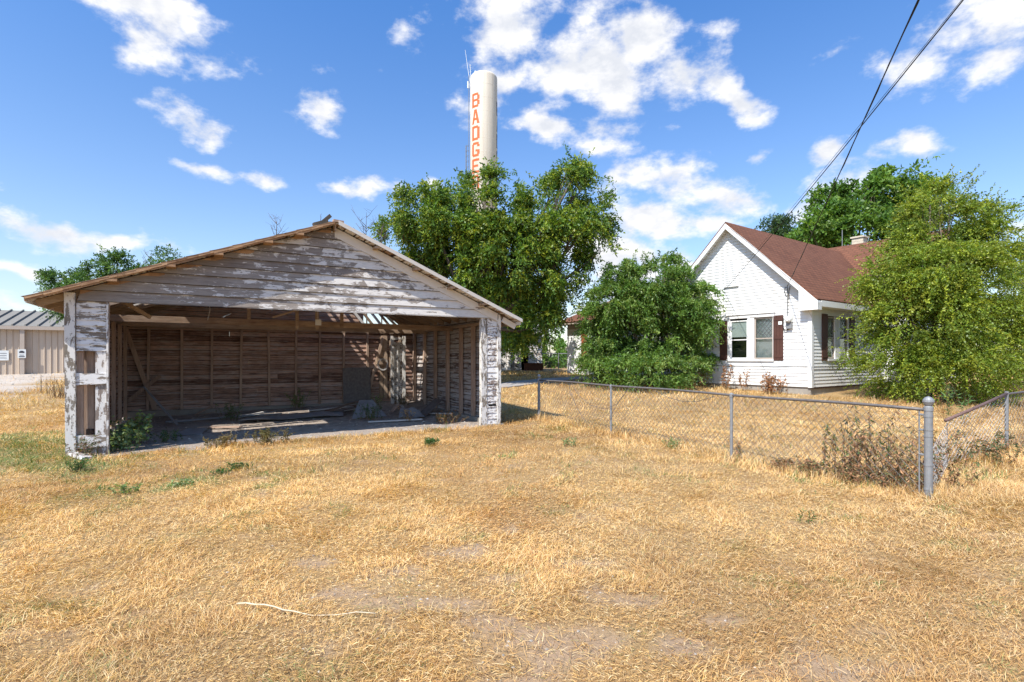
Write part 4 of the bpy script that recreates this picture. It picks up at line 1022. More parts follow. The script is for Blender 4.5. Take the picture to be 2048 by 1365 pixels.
m = MB(); terminal(m, F0[0], F0[1], 1.15, .04, .05); shift(m, o0).build('corner_post', M['galv'], fn)
d01 = (F0 - F1) / np.linalg.norm(F0 - F1)
m = MB(); q = F1 + d01 * .10; m.tube([(q[0], q[1], .05), (q[0], q[1], 1.10)], .009, 6)
for z in (.55, .86, 1.05): m.tube([(F1[0] + d01[0] * .04, F1[1] + d01[1] * .04, z), (q[0], q[1], z)], .014, 6)
shift(m, o0).build('tension_bar', M['galv'], fn)
# loose strands of barbed wire hung over the rail
def fpt(u, z, off=-.04):  # u from F0 to F1
    p = F0 + (F1 - F0) * u; n_ = np.array((-d01[1], d01[0])); return (p[0] + n_[0] * off, p[1] + n_[1] * off, z)
strands = [[(.17, 1.12), (.175, .9), (.20, .6), (.23, .32), (.26, .12), (.28, .05)], [(.18, 1.12), (.22, .8), (.27, .62), (.33, .58), (.37, .72), (.40, .95), (.415, 1.12)],
           [(.415, 1.10), (.38, .8), (.355, .5), (.33, .2), (.31, .05)], [(.50, 1.10), (.54, .98), (.58, .93), (.62, .96), (.66, 1.08)]]
m = MB()
for sdn in strands:
    P_ = [Vector(fpt(u, z, .05)) for u, z in sdn]; fine = []
    for i in range(len(P_) - 1):
        for k in range(8): fine.append(P_[i].lerp(P_[i + 1], k / 8))
    fine.append(P_[-1]); m.tube(fine, .0045, 4)
    for k, p_ in enumerate(fine):
        if k % 3 == 1: m.tube([p_ + Vector((.012, .01, .015)), p_ - Vector((.012, .01, .015))], .003, 3); m.tube([p_ + Vector((-.012, .01, .015)), p_ - Vector((-.012, .01, .015))], .003, 3)
shift(m, o0).build('barbed_wire', M['galvdark'], fn)

# second run: leaning mesh and loose brown pipe between the corner post and the right post
f2 = empty('chain_link_fence', (*F2, gz(*F2)), 0, label='collapsed chain link run at the right with sagging mesh and a loose brown pipe', cat='fence')
o2 = Vector((F2[0], F2[1], gz(*F2)))
m = MB(); g2 = gz(*F2)
sagf = lambda u, v: -.05 * math.sin(u * 2.2) * v
A = F2; B = np.array((6.95, 8.45))
link_mesh_wires(m, A, B, g2 + .03, .05, 1.07, .74, sag=sagf, r=.0030, cell=.085, cz=.045)
link_mesh_wires(m, B, F1 + (F2 - F1) * .03, .05, .02, .74, .46, sag=sagf, r=.0030, cell=.085, cz=.045)
shift(m, o2).build('chain_mesh', M['chainlight'], f2)
m = MB(); m.tube([(6.75, 8.25, .79), (8.0, 9.05, .95), (F2[0], F2[1], 1.10)], .026, 10); shift(m, o2).build('loose_pipe', M['rustpipe'], f2, smooth=True)
m = MB(); m.tube([(F2[0], F2[1], g2 - .2), (F2[0], F2[1], 1.14)], .03, 10); shift(m, o2).build('end_post', M['galv'], f2)
F3 = F2 + np.array((6.0, 3.2))
m = MB(); link_mesh_wires(m, F2, F3, g2 + .03, .2, 1.08, 1.22, cell=.07); shift(m, o2).build('chain_mesh', M['chain'], f2)
m = MB(); m.tube([(F2[0], F2[1], 1.09), (F3[0], F3[1], 1.25)], .02, 8); shift(m, o2).build('top_rail', M['galvdark'], f2)
for u in (.5, 1.0):
    q = F2 + (F3 - F2) * u; m = MB(); m.tube([(q[0], q[1], -.1), (q[0], q[1], 1.24)], .026, 8); shift(m, o2).build('line_post', M['galv'], f2)
# far fence beyond the yard, between shed and house
p0 = np.array((1.3, 41.0)); p1 = np.array((8.0, 41.0)); ff = empty('chain_link_fence', (1.3, 41, .95), 0, label='distant chain link fence between the shed and the house', cat='fence')
m = MB(); link_mesh_wires(m, p0, p1, .95, .95, 2.15, 2.15, cell=.12, r=.004); shift(m, (1.3, 41, .95)).build('chain_mesh', M['galv'], ff)
m = MB(); m.tube([(0, 0, 1.2), (6.7, 0, 1.2)], .03, 6); m.build('top_rail', M['galv'], ff)
for x in (.2, 2.3, 4.5): m = MB(); m.tube([(x, 0, -.1), (x, 0, 1.25)], .035, 6); m.build('line_post', M['galv'], ff)

# ------------------------------------------------------------------ overhead wires
def wire(name, label, A, B, sag, r, twist=False):
    A, B = Vector(A), Vector(B); pts = []
    for k in range(41):
        u = k / 40; p = A.lerp(B, u); p.z -= sag * 4 * u * (1 - u); pts.append(p - A)
    m = MB(); m.tube(pts, r, 5)
    if twist:
        m.tube([p + Vector((.012 * math.cos(i * 1.9), 0, .012 * math.sin(i * 1.9) - .01)) for i, p in enumerate(pts)], r * .7, 4)
    o = m.build(name, M['wire']); o.location = A; return tag(o, label, 'wire')
hA = h_world(-.12, .89, 4.68); hB = h_world(-.06, 3.75, 4.84); hBt = h_world(-.06, 3.9, 4.80)
def through(A, px, py, Y, far=1.9):
    P_ = at(px, py, Y); return A + (P_ - A) * far
wire('overhead_wire', 'thick black overhead cable, the steepest, dropping to the service head on the white gable', hA, through(hA, 1829, 0, 7.5, 1.75), .12, .011, True)
wire('overhead_wire', 'black overhead cable leaning farther right, reaching the gable by the attic vent', hB, through(hB, 1912, -12, 7.5, 1.7), .22, .010)
wire('overhead_wire', 'thin overhead wire running just left of the heavier right hand cable', hBt, through(hBt, 1916, -10, 7.5, 1.7), .14, .004)

# ------------------------------------------------------------------ stick
m = MB(); pts = []
for k in range(15):
    u = k / 14; x = -1.93 + 1.02 * u; y = 3.72 - .19 * u - .02 * math.sin(u * 5); pts.append((x, y + .008 * math.sin(u * 31), gz(x, y) + .035 + .02 * math.sin(u * 8) - .02 * u))
pts = [Vector(p) - Vector(pts[0]) for p in pts]; m.tube(pts, [.0065 - .0035 * k / 14 for k in range(15)], 6)
o = m.build('stick', M['stick'], smooth=True); o.location = (-1.93, 3.72, gz(-1.93, 3.72) + .045); tag(o, 'long thin bleached stick lying on the dry lawn in the foreground', 'stick')

# ------------------------------------------------------------------ vegetation
def pick(rs, pal, n):
    pal = np.array(pal); return pal[rs.randint(0, len(pal), n)]

def leaves_mesh(rs, P, D, L, Wd, cols, droop=.0):
    """rhombus leaves: base P, direction D, length L, width Wd"""
    n = len(P); D = D / np.linalg.norm(D, axis=1, keepdims=True)
    R = rs.normal(size=(n, 3)); S = np.cross(D, R); S /= np.linalg.norm(S, axis=1, keepdims=True) + 1e-9
    Nn = np.cross(D, S)
    L = L[:, None]; Wd = Wd[:, None]
    v = np.stack((P, P + D * L * .45 + S * Wd * .5 + Nn * L * .06, P + D * L - Nn * L * .12, P + D * L * .45 - S * Wd * .5 + Nn * L * .06), 1).reshape(-1, 3)
    q = np.arange(n * 4).reshape(n, 4)
    c = np.repeat(cols, 4, axis=0)
    return v, q, c

def crown(rs, lobes, nspray, per, ll, lw, slen, droop, pal, up=.35, shell=.45, gap=.40, freq=.9, out_push=1.0, frac_in=.25, pull=.42):
    """lobes: (x,y,z, rx,ry,rz) local metres. Returns leaf arrays."""
    lob = np.array(lobes); w = (lob[:, 3] * lob[:, 4] * lob[:, 5]) ** (2 / 3); w /= w.sum()
    k = rs.choice(len(lob), nspray, p=w); d = rs.normal(size=(nspray, 3)); d /= np.linalg.norm(d, axis=1, keepdims=True)
    rr = np.where(rs.rand(nspray) < frac_in, rs.uniform(.2, shell, nspray), rs.uniform(shell, 1.0, nspray) ** .6)
    nz = .78 + .44 * fbm(d[:, 0] * 2.2 + k * 3.7 + 10, d[:, 2] * 2.2 + d[:, 1] * 1.7 + 20, 3)
    pos = lob[k, :3] + d * lob[k, 3:6] * (rr * nz)[:, None]
    # clumps: pull the sprays together on a jittered lattice so gaps open between them
    cell = 1 / freq; ci = np.floor(pos / cell); h = np.sin(ci @ np.array((12.9, 78.2, 37.7))) * 43758.5; h = h - np.floor(h)
    keep = h > gap * .5; cc = (ci + .5 + (np.stack((h, (h * 7) % 1, (h * 13) % 1), 1) - .5) * .5) * cell
    pos = pos + (cc - pos) * pull
    f3 = fbm(pos[:, 0] * 1.3 + pos[:, 1] * .7, pos[:, 2] * 1.3 + pos[:, 1] * .5 + 33, 3); keep &= f3 > .34
    pos, d, h, k = pos[keep], d[keep], h[keep], k[keep]; n = len(pos)
    dirn = d * out_push + rs.normal(size=(n, 3)) * .55 + np.array((0, 0, up)); dirn /= np.linalg.norm(dirn, axis=1, keepdims=True)
    sl = slen * rs.uniform(.6, 1.3, n)
    cs = pick(rs, pal, n) * (0.80 + .45 * h)[:, None]
    tau = (np.arange(per) + .5) / per
    Pt = pos[:, None, :] + dirn[:, None, :] * (sl[:, None] * tau[None])[:, :, None]
    Pt[:, :, 2] -= droop * sl[:, None] * tau[None] ** 2
    ld = dirn[:, None, :] * .7 + rs.normal(size=(n, per, 3)) * .75; ld[:, :, 2] -= droop * .9
    P = Pt.reshape(-1, 3); D = ld.reshape(-1, 3); m_ = len(P)
    cols = np.repeat(cs, per, axis=0) * rs.uniform(.8, 1.2, (m_, 1))
    return leaves_mesh(rs, P, D, ll * rs.uniform(.7, 1.25, m_), lw * rs.uniform(.7, 1.2, m_), cols)

def limbs(mb, rs, base, lobes, r0, trunk_h, n_extra=2):
    """tapered trunk with limbs into each lobe"""
    b = Vector(base); fork = b + Vector((rs.uniform(-.1, .1), 0, trunk_h))
    mb.tube([b - Vector((0, 0, .3)), b + Vector((0, 0, .1)), b.lerp(fork, .5) + Vector((.05, .03, 0)), fork], [r0 * 1.5, r0 * 1.15, r0 * .95, r0 * .85], 10)
    for lo in lobes:
        c = Vector(lo[:3]); mid = fork.lerp(c, .5) + Vector((rs.uniform(-.2, .2), rs.uniform(-.2, .2), -.1 * (c - fork).length + .2))
        mb.tube([fork - Vector((0, 0, .1)), mid, c], [r0 * .5, r0 * .32, r0 * .15], 7)
        for k in range(n_extra + 2):
            d = Vector(rs.normal(size=3)); d.normalize(); e = c + Vector((d.x * lo[3], d.y * lo[4], abs(d.z) * lo[5])) * .8; s = mid.lerp(c, rs.uniform(.2, 1))
            mb.tube([s, s.lerp(e, .5) + Vector(rs.normal(size=3)) * .1, e], [r0 * .14, r0 * .08, r0 * .03], 5)

def tree(name, label, base, lobes_px, Y, dep, pal, seed, nspray, per, ll, lw, slen, droop, r0, trunk_h, group=None, cat='tree', mat_='leaf', wands=0, wand_len=1.2, **kw):
    """lobes_px: (x, y, rx, ry[, depth offset]) as seen in the photograph, turned into metres at distance Y"""
    rs = np.random.RandomState(seed); b = Vector(base); b.z = gz(b.x, b.y) if b.z is None else b.z
    root = empty(name, b, 0, label=label, cat=cat, group=group); lob = []
    for q in lobes_px:
        dy = q[4] if len(q) > 4 else rs.uniform(-.35, .35) * dep; y = Y + dy; c = at(q[0], q[1], y) - b; k = y / FPX
        lob.append((c.x, c.y, c.z, q[2] * k, min(dep, max(q[2], q[3]) * k * 1.1), q[3] * k))
    v, q, c = crown(rs, lob, nspray, per, ll, lw, slen, droop, pal, **kw)
    if wands:
        kw2 = dict(kw); kw2.update(frac_in=0, shell=.92, pull=0, gap=0, out_push=1.3, up=kw.get('up', .3) + .25)
        v2, q2, c2 = crown(rs, lob, wands, per * 2, ll, lw, wand_len, droop * .5, pal, **kw2)
        q = np.concatenate((q, q2 + len(v))); v = np.concatenate((v, v2)); c = np.concatenate((c, c2))
    link_mesh('crown', np_mesh('crown', v, quads=q, cols=c), M[mat_], root)
    m = MB(); limbs(m, rs, (0, 0, 0), lob, r0, trunk_h); m.build('trunk', M['bark'], root, smooth=True)
    return root, lob
def B(x, y): return (x, y, gz(x, y))

PECAN = [(0.078, 0.154, 0.026), (0.103, 0.187, 0.029), (0.138, 0.22, 0.032), (0.197, 0.264, 0.034), (0.059, 0.121, 0.024), (0.246, 0.286, 0.036)]
tree('pecan_tree', 'large spreading pecan tree behind the garage, in front of the water tower', B(-1.5, 25),
     [(985, 400, 55, 52), (860, 430, 68, 50), (800, 462, 34, 32), (925, 470, 85, 65), (1152, 385, 46, 46), (1075, 470, 85, 72), (1180, 450, 42, 62), (1102, 548, 60, 54), (930, 560, 95, 55), (1020, 590, 65, 45),
      (1075, 625, 50, 35), (1190, 515, 28, 34), (905, 395, 36, 30), (1100, 400, 36, 40), (1010, 520, 80, 60), (1045, 665, 42, 26), (1150, 350, 26, 24), (968, 372, 28, 26), (962, 430, 60, 45), (1000, 470, 70, 50), (840, 520, 55, 45)],
25, 3.0, PECAN, 11, 27000, 9, .15, .072, .58, .45, .30, 2.8, gap=.46, up=.15, wands=380, wand_len=1.0, pull=.34, freq=.75)
tree('small_tree', 'narrow young tree peeking up between the pecan and the dark green bushy tree', B(4.6, 34), [(1188, 598, 12, 14), (1172, 612, 16, 12), (1192, 625, 20, 20)], 34, 1.0, PECAN, 13, 260, 8, .18, .07, .4, .3, .06, 2.0, gap=.2)
CHINA = [(0.091, 0.177, 0.031), (0.118, 0.213, 0.038), (0.152, 0.248, 0.05), (0.069, 0.141, 0.027), (0.208, 0.283, 0.077)]
tree('chinaberry_tree', 'dark green feathery chinaberry tree growing against the left of the house gable', B(6.3, 24.2),
     [(1300, 575, 62, 48), (1350, 575, 46, 34), (1235, 600, 56, 45), (1375, 600, 44, 32), (1300, 650, 90, 60), (1200, 650, 40, 50), (1365, 655, 42, 45), (1210, 715, 50, 42), (1290, 735, 88, 36), (1350, 730, 52, 34), (1405, 715, 22, 22), (1245, 545, 30, 22), (1330, 540, 40, 24), (1255, 680, 60, 50), (1405, 640, 20, 34)],
     24.2, 2.2, CHINA, 17, 15000, 13, .12, .050, .55, .75, .14, .8, gap=.55, up=.45, freq=1.25, shell=.55, wands=600, wand_len=.7)
ELM = [(0.163, 0.227, 0.028), (0.215, 0.288, 0.035), (0.122, 0.196, 0.026), (0.298, 0.35, 0.041), (0.225, 0.247, 0.032), (0.122, 0.175, 0.026)]
tree('elm_tree', 'big yellow green elm with arching twigs at the right, hiding the side of the house', B(15.7, 19.6),
     [(1880, 445, 50, 45), (1835, 500, 48, 42), (1940, 455, 50, 42), (1975, 510, 46, 40), (1880, 550, 90, 55), (1795, 580, 44, 34), (1860, 640, 90, 55), (1792, 660, 34, 36), (1960, 600, 65, 55), (1830, 735, 80, 38), (1930, 725, 80, 42), (1985, 680, 50, 55), (1900, 395, 32, 24), (1990, 465, 26, 22), (1760, 550, 30, 16), (1765, 710, 36, 40), (1860, 410, 26, 22), (1905, 600, 60, 50)],
     19.6, 2.6, ELM, 23, 24000, 12, .088, .052, .70, .55, .16, 1.0, wands=1100, wand_len=1.25, gap=.62, up=.30, freq=1.05, shell=.55, out_push=1.3)
tree('elm_tree', 'yellow green tree at the right edge, behind the big elm', B(22.5, 23), [(2060, 560, 50, 50), (2040, 520, 30, 26), (2080, 640, 60, 80), (2120, 600, 70, 90), (2060, 720, 60, 50)], 23, 2, ELM, 29, 3000, 12, .10, .05, .7, .5, .14, 1.0, gap=.3, group='')
OAK = [(0.078, 0.167, 0.027), (0.109, 0.203, 0.034), (0.147, 0.239, 0.041), (0.062, 0.131, 0.024)]
tree('oak_tree', 'tall dark green tree rising behind the house roof, left of the elm', B(27.5, 42),
     [(1665, 440, 46, 42), (1660, 395, 28, 26), (1720, 420, 52, 42), (1775, 385, 44, 36), (1745, 375, 26, 22), (1815, 355, 24, 18), (1640, 480, 55, 24), (1740, 470, 80, 34), (1620, 460, 24, 24), (1810, 420, 50, 50), (1840, 390, 30, 30), (1800, 480, 60, 40)], 42, 3.5, OAK, 31, 5200, 9, .32, .17, .95, .3, .3, 4, gap=.4, freq=.6)
tree('oak_tree', 'small distant dark tree just above the house ridge, left of the tall one', B(33, 62), [(1562, 452, 24, 18), (1530, 458, 22, 12), (1575, 470, 30, 16), (1545, 475, 30, 14), (1510, 458, 10, 7)], 62, 3, [(.04, .08, .03), (.055, .10, .04)], 37, 500, 8, .42, .18, 1.0, .3, .3, 5, gap=.4, freq=.5)
LEFTC = [(0.061, 0.125, 0.031), (0.081, 0.163, 0.039), (0.047, 0.1, 0.026), (0.115, 0.2, 0.05)]
tree('chinaberry_tree', 'green tree rising behind the left roof slope of the garage', B(-19.8, 26.5),
     [(235, 528, 26, 24), (222, 550, 38, 22), (262, 552, 36, 20), (285, 562, 22, 14), (200, 580, 45, 24), (255, 580, 60, 20)], 26.5, 1.6, LEFTC, 41, 2300, 11, .15, .055, .5, .35, .14, 2.5, gap=.35, freq=1.2, up=.35)
tree('chinaberry_tree', 'lower green tree behind the left eave of the garage, beside the tan building', B(-22.0, 27.0),
     [(120, 560, 24, 14), (145, 572, 34, 20), (175, 568, 26, 16), (105, 555, 12, 6), (125, 605, 20, 10), (145, 625, 26, 14), (155, 600, 26, 18)], 27, 1.4, LEFTC, 43, 1500, 11, .15, .055, .5, .35, .12, 1.8, gap=.35, freq=1.2, up=.3)
tree('small_tree', 'small green treetop peeking over the garage roof, right of the larger one', B(-15.5, 25), [(335, 516, 16, 7), (325, 524, 18, 7), (345, 528, 20, 8)], 25, .8, LEFTC, 47, 170, 10, .14, .05, .4, .3, .08, 2, gap=.1, freq=1.5)
for i, (px, py, rx, ry, Y, lab) in enumerate(((1100, 705, 26, 24, 46, 'bushy green tree beyond the far fence, between shed and house'), (1135, 690, 30, 30, 52, 'taller dark tree behind the bushy one, left of the house wing'))):
    tree('bushy_tree', lab, (at(px, py, Y).x, Y, .9), [(px, py, rx, ry), (px + 8, py + 18, rx, ry * .8)], Y, 2.0, OAK, 51 + i, 420, 9, .34, .15, .8, .3, .2, 1.0, gap=.2, freq=.7)
for i, (px, lab) in enumerate(((-260, 'distant tree at the far left'), (2300, 'distant tree at the far right'))):
    tree('distant_tree', lab + ' of the field', (at(px, 650, 80).x, 80, .9), [(px, 660, 60, 50), (px + 40, 680, 60, 40)], 80, 4, OAK, 61 + i, 400, 8, .6, .3, 1.6, .3, .4, 2, gap=.2, freq=.4)

tree('shade_tree', 'dark leafy tree with low crown standing just in front of the shed', (-3.6, 33, .83), [(950, 640, 70, 50), (1000, 620, 60, 45), (1040, 640, 45, 40), (1060, 610, 50, 40), (1020, 672, 30, 18)], 33, 3.0, OAK, 59, 2600, 9, .26, .12, .7, .45, .2, 2.0, gap=.2, freq=.8)
# bare twiggy saplings behind the garage ridge
def bare(label, px, py, Y, h, seed):
    rs = np.random.RandomState(seed); b = at(px, py, Y); gz_ = gz(b.x, Y); root = empty('bare_sapling', (b.x, Y, gz_), 0, label=label, cat='sapling'); H = b.z - gz_
    m = MB(); m.tube([(0, 0, -.1), (.03, 0, H * .4), (.0, 0, H - h * .5), (.02, 0, H)], [.04, .03, .015, .005], 6); m.build('trunk', M['bark'], root)
    m = MB()
    for k in range(11):
        z = H - h * rs.uniform(.1, 1); a = rs.uniform(0, 6.28); l = h * rs.uniform(.25, .6); e = Vector((math.cos(a) * l * .7, math.sin(a) * l * .7, z + l * .8)); s = Vector((.01, 0, z)); mid = s.lerp(e, .5) + Vector((0, 0, -.05))
        m.tube([s, mid, e], [.014, .009, .004], 4)
        for j in range(3):
            q = s.lerp(e, rs.uniform(.4, .95)); m.tube([q, q + Vector(rs.normal(size=3)) * .14 + Vector((0, 0, .1))], [.006, .003], 3)
    m.build('twigs', M['bark'], root)
bare('bare grey sapling tips above the left roof slope near the ridge', 553, 438, 22, 1.1, 1)
bare('bare sapling showing just right of the garage ridge', 732, 425, 22, 1.4, 2)
bare('bare sapling right of the ridge, nearer the pecan, with a few red leaves', 762, 455, 22, 1.0, 3)
bare('low bare twig beside the broken ridge cap', 640, 440, 22, .7, 4)
bare('bare twig between the two green treetops over the left roof', 300, 512, 26, .9, 5)

# weeds ------------------------------------------------------------
def weed(name, label, x, y, h, n_st, pal, seed, spread=.25, leafn=16, ll=.05, lw=.02, lean=.25, droop=.3, mt='dryleaf', cat='weed', group=None, stem=(.22, .14, .08), zoff=0, rr=.004):
    rs = np.random.RandomState(seed); root = empty(name, (x, y, gz(x, y) + zoff), 0, label=label, cat=cat, group=group)
    m = MB(); P = []; D = []
    for k in range(n_st):
        a = rs.uniform(0, 6.28); b = Vector((math.cos(a), math.sin(a), 0)) * rs.uniform(0, spread * .6); hh = h * rs.uniform(.55, 1); tip = b + Vector((rs.normal() * lean * hh, rs.normal() * lean * hh, hh)); mid = b.lerp(tip, .5) + Vector((rs.normal() * .03, rs.normal() * .03, hh * .08))
        m.col = stem; m.tube([b - Vector((0, 0, .03)), mid, tip], [rr, rr * .7, rr * .4], 4)
        for j in range(leafn):
            u = rs.uniform(.15, 1); p = (b.lerp(mid, u * 2) if u < .5 else mid.lerp(tip, u * 2 - 1)); P.append(tuple(p)); dd = rs.normal(size=3); dd[2] = dd[2] * .5 - droop; D.append(dd)
    m.build('stems', M['dryleaf'], root)
    P = np.array(P); D = np.array(D); n = len(P); c = pick(rs, pal, n) * rs.uniform(.7, 1.25, (n, 1))
    v, q, cc = leaves_mesh(rs, P, D, ll * rs.uniform(.6, 1.4, n), lw * rs.uniform(.6, 1.3, n), c); link_mesh('leaves', np_mesh('leaves', v, quads=q, cols=cc), M[mt], root)
    return root
DRYP = [(0.336, 0.169, 0.088), (0.448, 0.247, 0.125), (0.224, 0.117, 0.062), (0.168, 0.143, 0.062), (0.126, 0.156, 0.062)]
RUST = [(.34, .15, .06), (.42, .22, .10), (.25, .11, .05)]
GRN = [(.05, .12, .03), (.07, .16, .04), (.10, .18, .06)]
PALE = [(.34, .42, .20), (.24, .33, .14), (.16, .26, .10)]
# dry weeds by the house wall
for i, (hx, hy, h, n, lab) in enumerate(((-.7, 3.3, 1.15, 9, 'tall thin rust coloured weed by the house wall under the left window'), (-.6, 2.5, 1.0, 6, 'thin dry weed by the house wall between the two windows'), (-.75, 1.15, .95, 26, 'bushy dead brown weed by the house corner under the meter'), (-.9, 4.6, .9, 14, 'dry tan weeds at the foot of the dark green tree near the house'))):
    w = h_world(hx, hy); weed('dry_weed', lab, w.x, w.y, h, n, RUST if i < 3 else DRYP, 70 + i, spread=.9 if i >= 2 else .3, leafn=22, ll=.10, lw=.05, lean=.22, rr=.008)
# dead vines and weeds in the corner of the fence
nrm = np.array((-d01[1], d01[0]))
spots = [(.70, .5, 'dry_weed'), (.868, 1.16, ''), (.880, 1.16, ''), (.893, 1.16, ''), (.905, .95, ''), (.918, 1.16, ''), (.930, 1.16, ''), (.944, 1.16, ''), (.957, .92, ''), (.970, .85, ''), (.984, .8, '')]
words = ['sparse greenish weed alone by the last line post of the fence', 'leftmost dead vine climbing the fence, with green tips', 'second dead vine from the left on the fence, dark green leaves', 'third dead vine from the left, thick with brown leaves', 'fourth dead vine from the left, low and matted',
         'middle dead vine of the corner thicket reaching the top rail', 'dead vine right of the middle one, with reddish stems', 'dead vine in the corner thicket with drooping brown leaves below the rail', 'third dead vine from the ball capped post', 'second dead vine from the ball capped post', 'dead vine touching the ball capped post']
for i, (u, h, _) in enumerate(spots):
    p_ = F0 + (F1 - F0) * u + nrm * (-.10 - .05 * (i % 3))
    weed('dead_vine' if i else 'dry_weed', words[i], p_[0], p_[1], h * (.72 + .35 * ((i * 7) % 5) / 4), 7 if i else 4, DRYP + ([(.06, .11, .03)] * 3 if i in (1, 2, 6) else []), 90 + i, spread=.30, leafn=30 if i else 20, ll=.075, lw=.018, lean=.11, droop=1.2, group='dead vines along the fence' if i else None, rr=.0045)
for i, (u, h, lab) in enumerate(((.80, .22, 'low dry grey brush at the foot of the fence, left of the vine thicket'), (.845, .28, 'low dry brush where the vine thicket begins'), (.90, .35, 'matted brown brush under the left half of the vine thicket'), (.95, .35, 'matted brown brush under the right half of the vine thicket'))):
    p_ = F0 + (F1 - F0) * u + nrm * -.05; weed('dead_brush', lab, p_[0], p_[1], h, 26, DRYP, 210 + i, spread=.45, leafn=26, ll=.06, lw=.016, lean=.4, droop=.5)
for i, (x, y, h, n, lab) in enumerate(((5.75, 7.35, .5, 30, 'brown dead brush behind the sagging mesh nearest the ball capped post'), (6.75, 8.5, .7, 22, 'dark dead brush in the middle behind the sagging mesh'), (7.9, 8.75, .45, 24, 'green grey scrub at the foot of the leaning mesh'), (8.7, 9.35, .5, 20, 'green grey scrub near the right fence end post'), (10.2, 9.9, .6, 20, 'dry brush just right of the fence end post'), (9.6, 8.2, .5, 20, 'brown grey brush at the right edge of the lawn'))):
    weed('dead_brush', lab, x, y, h, n, DRYP + ([(.08, .12, .05)] * 4 if i in (2, 3) else []), 110 + i, spread=.8, leafn=24, ll=.06, lw=.02, lean=.35, droop=.6)
# green stalks behind the corner post
for i, (px, Y, h, lab) in enumerate(((1900, 14.5, 1.25, 'tall green stalk leaning left behind the corner post'), (1925, 14, 1.0, 'green curved stalk just right of the tall leaning one'), (1890, 15, 1.05, 'rusty red dock stalk beside the green stalks'))):
    x = (px - CX) / FPX * Y; weed('tall_weed', lab, x, Y, h, 5, RUST if i == 2 else GRN, 130 + i, spread=.15, leafn=14, ll=.16 if i < 2 else .05, lw=.022, lean=.18, droop=-.6)
# garage weeds
def gw(s, t_): w = g_world(s, t_); return w.x, w.y
GW_ = [('green_weed', 'bright green feathery weed in the middle of the garage floor behind the grey sheet', 4.67, 6.0, .75, 22, [(.08, .18, .045), (.11, .23, .06), (.15, .26, .09)], .45), ('green_weed', 'green weed on the garage floor at the left end of the grey sheet', 2.75, 4.3, .55, 22, GRN, .5), ('green_weed', 'soft green weed in front of the pale bent panel', 6.1, 2.5, .55, 26, GRN, .6),
       ('leafy_vine', 'pale leafy vine at the inside of the left garage post', .85, 1.0, .75, 26, PALE, .7), ('leafy_vine', 'low pale leaves just inside the left garage post', .8, .3, .5, 18, PALE, .5), ('dry_weed', 'olive brown mound of weeds at the middle of the garage threshold', 3.3, -.25, .35, 40, [(.14, .12, .05), (.2, .16, .07), (.12, .13, .05)], .8), ('dry_weed', 'olive weeds left of the mound on the garage threshold', 2.5, -.15, .25, 30, [(.16, .13, .06), (.22, .17, .08)], .7),
       ('dry_weed', 'reddish brown weed clump at the right end of the garage threshold', 7.7, .9, .38, 34, [(.30, .16, .09), (.36, .22, .12), (.14, .14, .06)], .7), ('green_weed', 'small leafy weed at the back right corner of the garage', 7.3, 6.1, .4, 12, PALE, .3), ('dry_weed', 'dark leaves at the foot of the white door frame', 7.9, 5.3, .4, 20, [(.07, .06, .03), (.09, .10, .04)], .6),
       ('green_weed', 'small dark green tuft alone on the straw in front of the garage', 6.05, -2.3, .16, 22, GRN, .2), ('green_weed', 'creeper growing at the foot of the left garage post', .35, -.2, .5, 16, [(.12, .13, .05), (.2, .10, .06), (.09, .14, .05)], .5), ('dry_weed', 'thin tan weed near the crumpled flashing', 6.9, 1.7, .45, 8, [(.5, .34, .18), (.4, .25, .12)], .3),
       ('green_weed', 'low weed beside the small flat sheet at the left of the dirt floor', 1.5, 1.1, .3, 14, GRN, .4)]
for i, (nm, lab, s, t_, h, n, pal, spd) in enumerate(GW_):
    x, y = gw(s, t_); big = nm == 'leafy_vine'
    weed(nm, lab, x, y, h, n, pal, 140 + i, spread=spd, leafn=26, ll=.07 if big else .045, lw=.055 if big else .018, lean=.35, droop=.1, mt='leaf')
x, y = at(1613, 1045, 1).x, 0
for i, (px, py, h, n, lab, pal) in enumerate(((1613, 1045, .24, 3, 'tiny lone green seedling on the straw left of the corner post', GRN), (480, 940, .12, 16, 'dark green tuft on the straw left of centre, nearest the garage', GRN), (360, 975, .12, 14, 'dull green tuft on the straw, left of the dark one', PALE), (440, 950, .10, 12, 'small green tuft between the two larger tufts', GRN), (1505, 885, .6, 3, 'thin green brown weed on its own behind the fence', [(.10, .13, .04), (.25, .15, .07)]),
                                              (250, 990, .14, 14, 'faint green tuft at the left of the lawn', PALE), (1345, 900, .2, 14, 'grey green weed at the foot of the fence between two line posts', PALE), (1140, 895, .2, 12, 'grey green tuft left of the first line post foot', PALE), (160, 940, .2, 22, 'green grass tuft at the foot of the left garage post', GRN))):
    Y = CAMH * FPX / (py - HY); xx = (px - CX) / FPX * Y
    weed('green_weed', lab, xx, Y, h, n, pal, 170 + i, spread=.25 if n > 5 else .08, leafn=20, ll=.035, lw=.014, lean=.4 if n > 5 else .1, droop=-.2, mt='leaf')
for i, (px, py, Y, h, lab) in enumerate(((82, 748, 22, .9, 'dry stalk left of the garage, nearest the tan wall sign'), (97, 748, 21, .8, 'middle dry stalk left of the garage post'), (110, 748, 21, 1.2, 'tallest dry stalk left of the garage post'), (122, 752, 20, .8, 'tan grass clump against the left garage post'))):
    x = (px - CX) / FPX * Y; weed('dry_stalk', lab, x, Y, h, 3 if i < 3 else 30, [(.30, .19, .10), (.4, .27, .14)], 190 + i, spread=.1 if i < 3 else .6, leafn=10, ll=.05, lw=.012, lean=.06 if i < 3 else .3, droop=-.5, rr=.010)
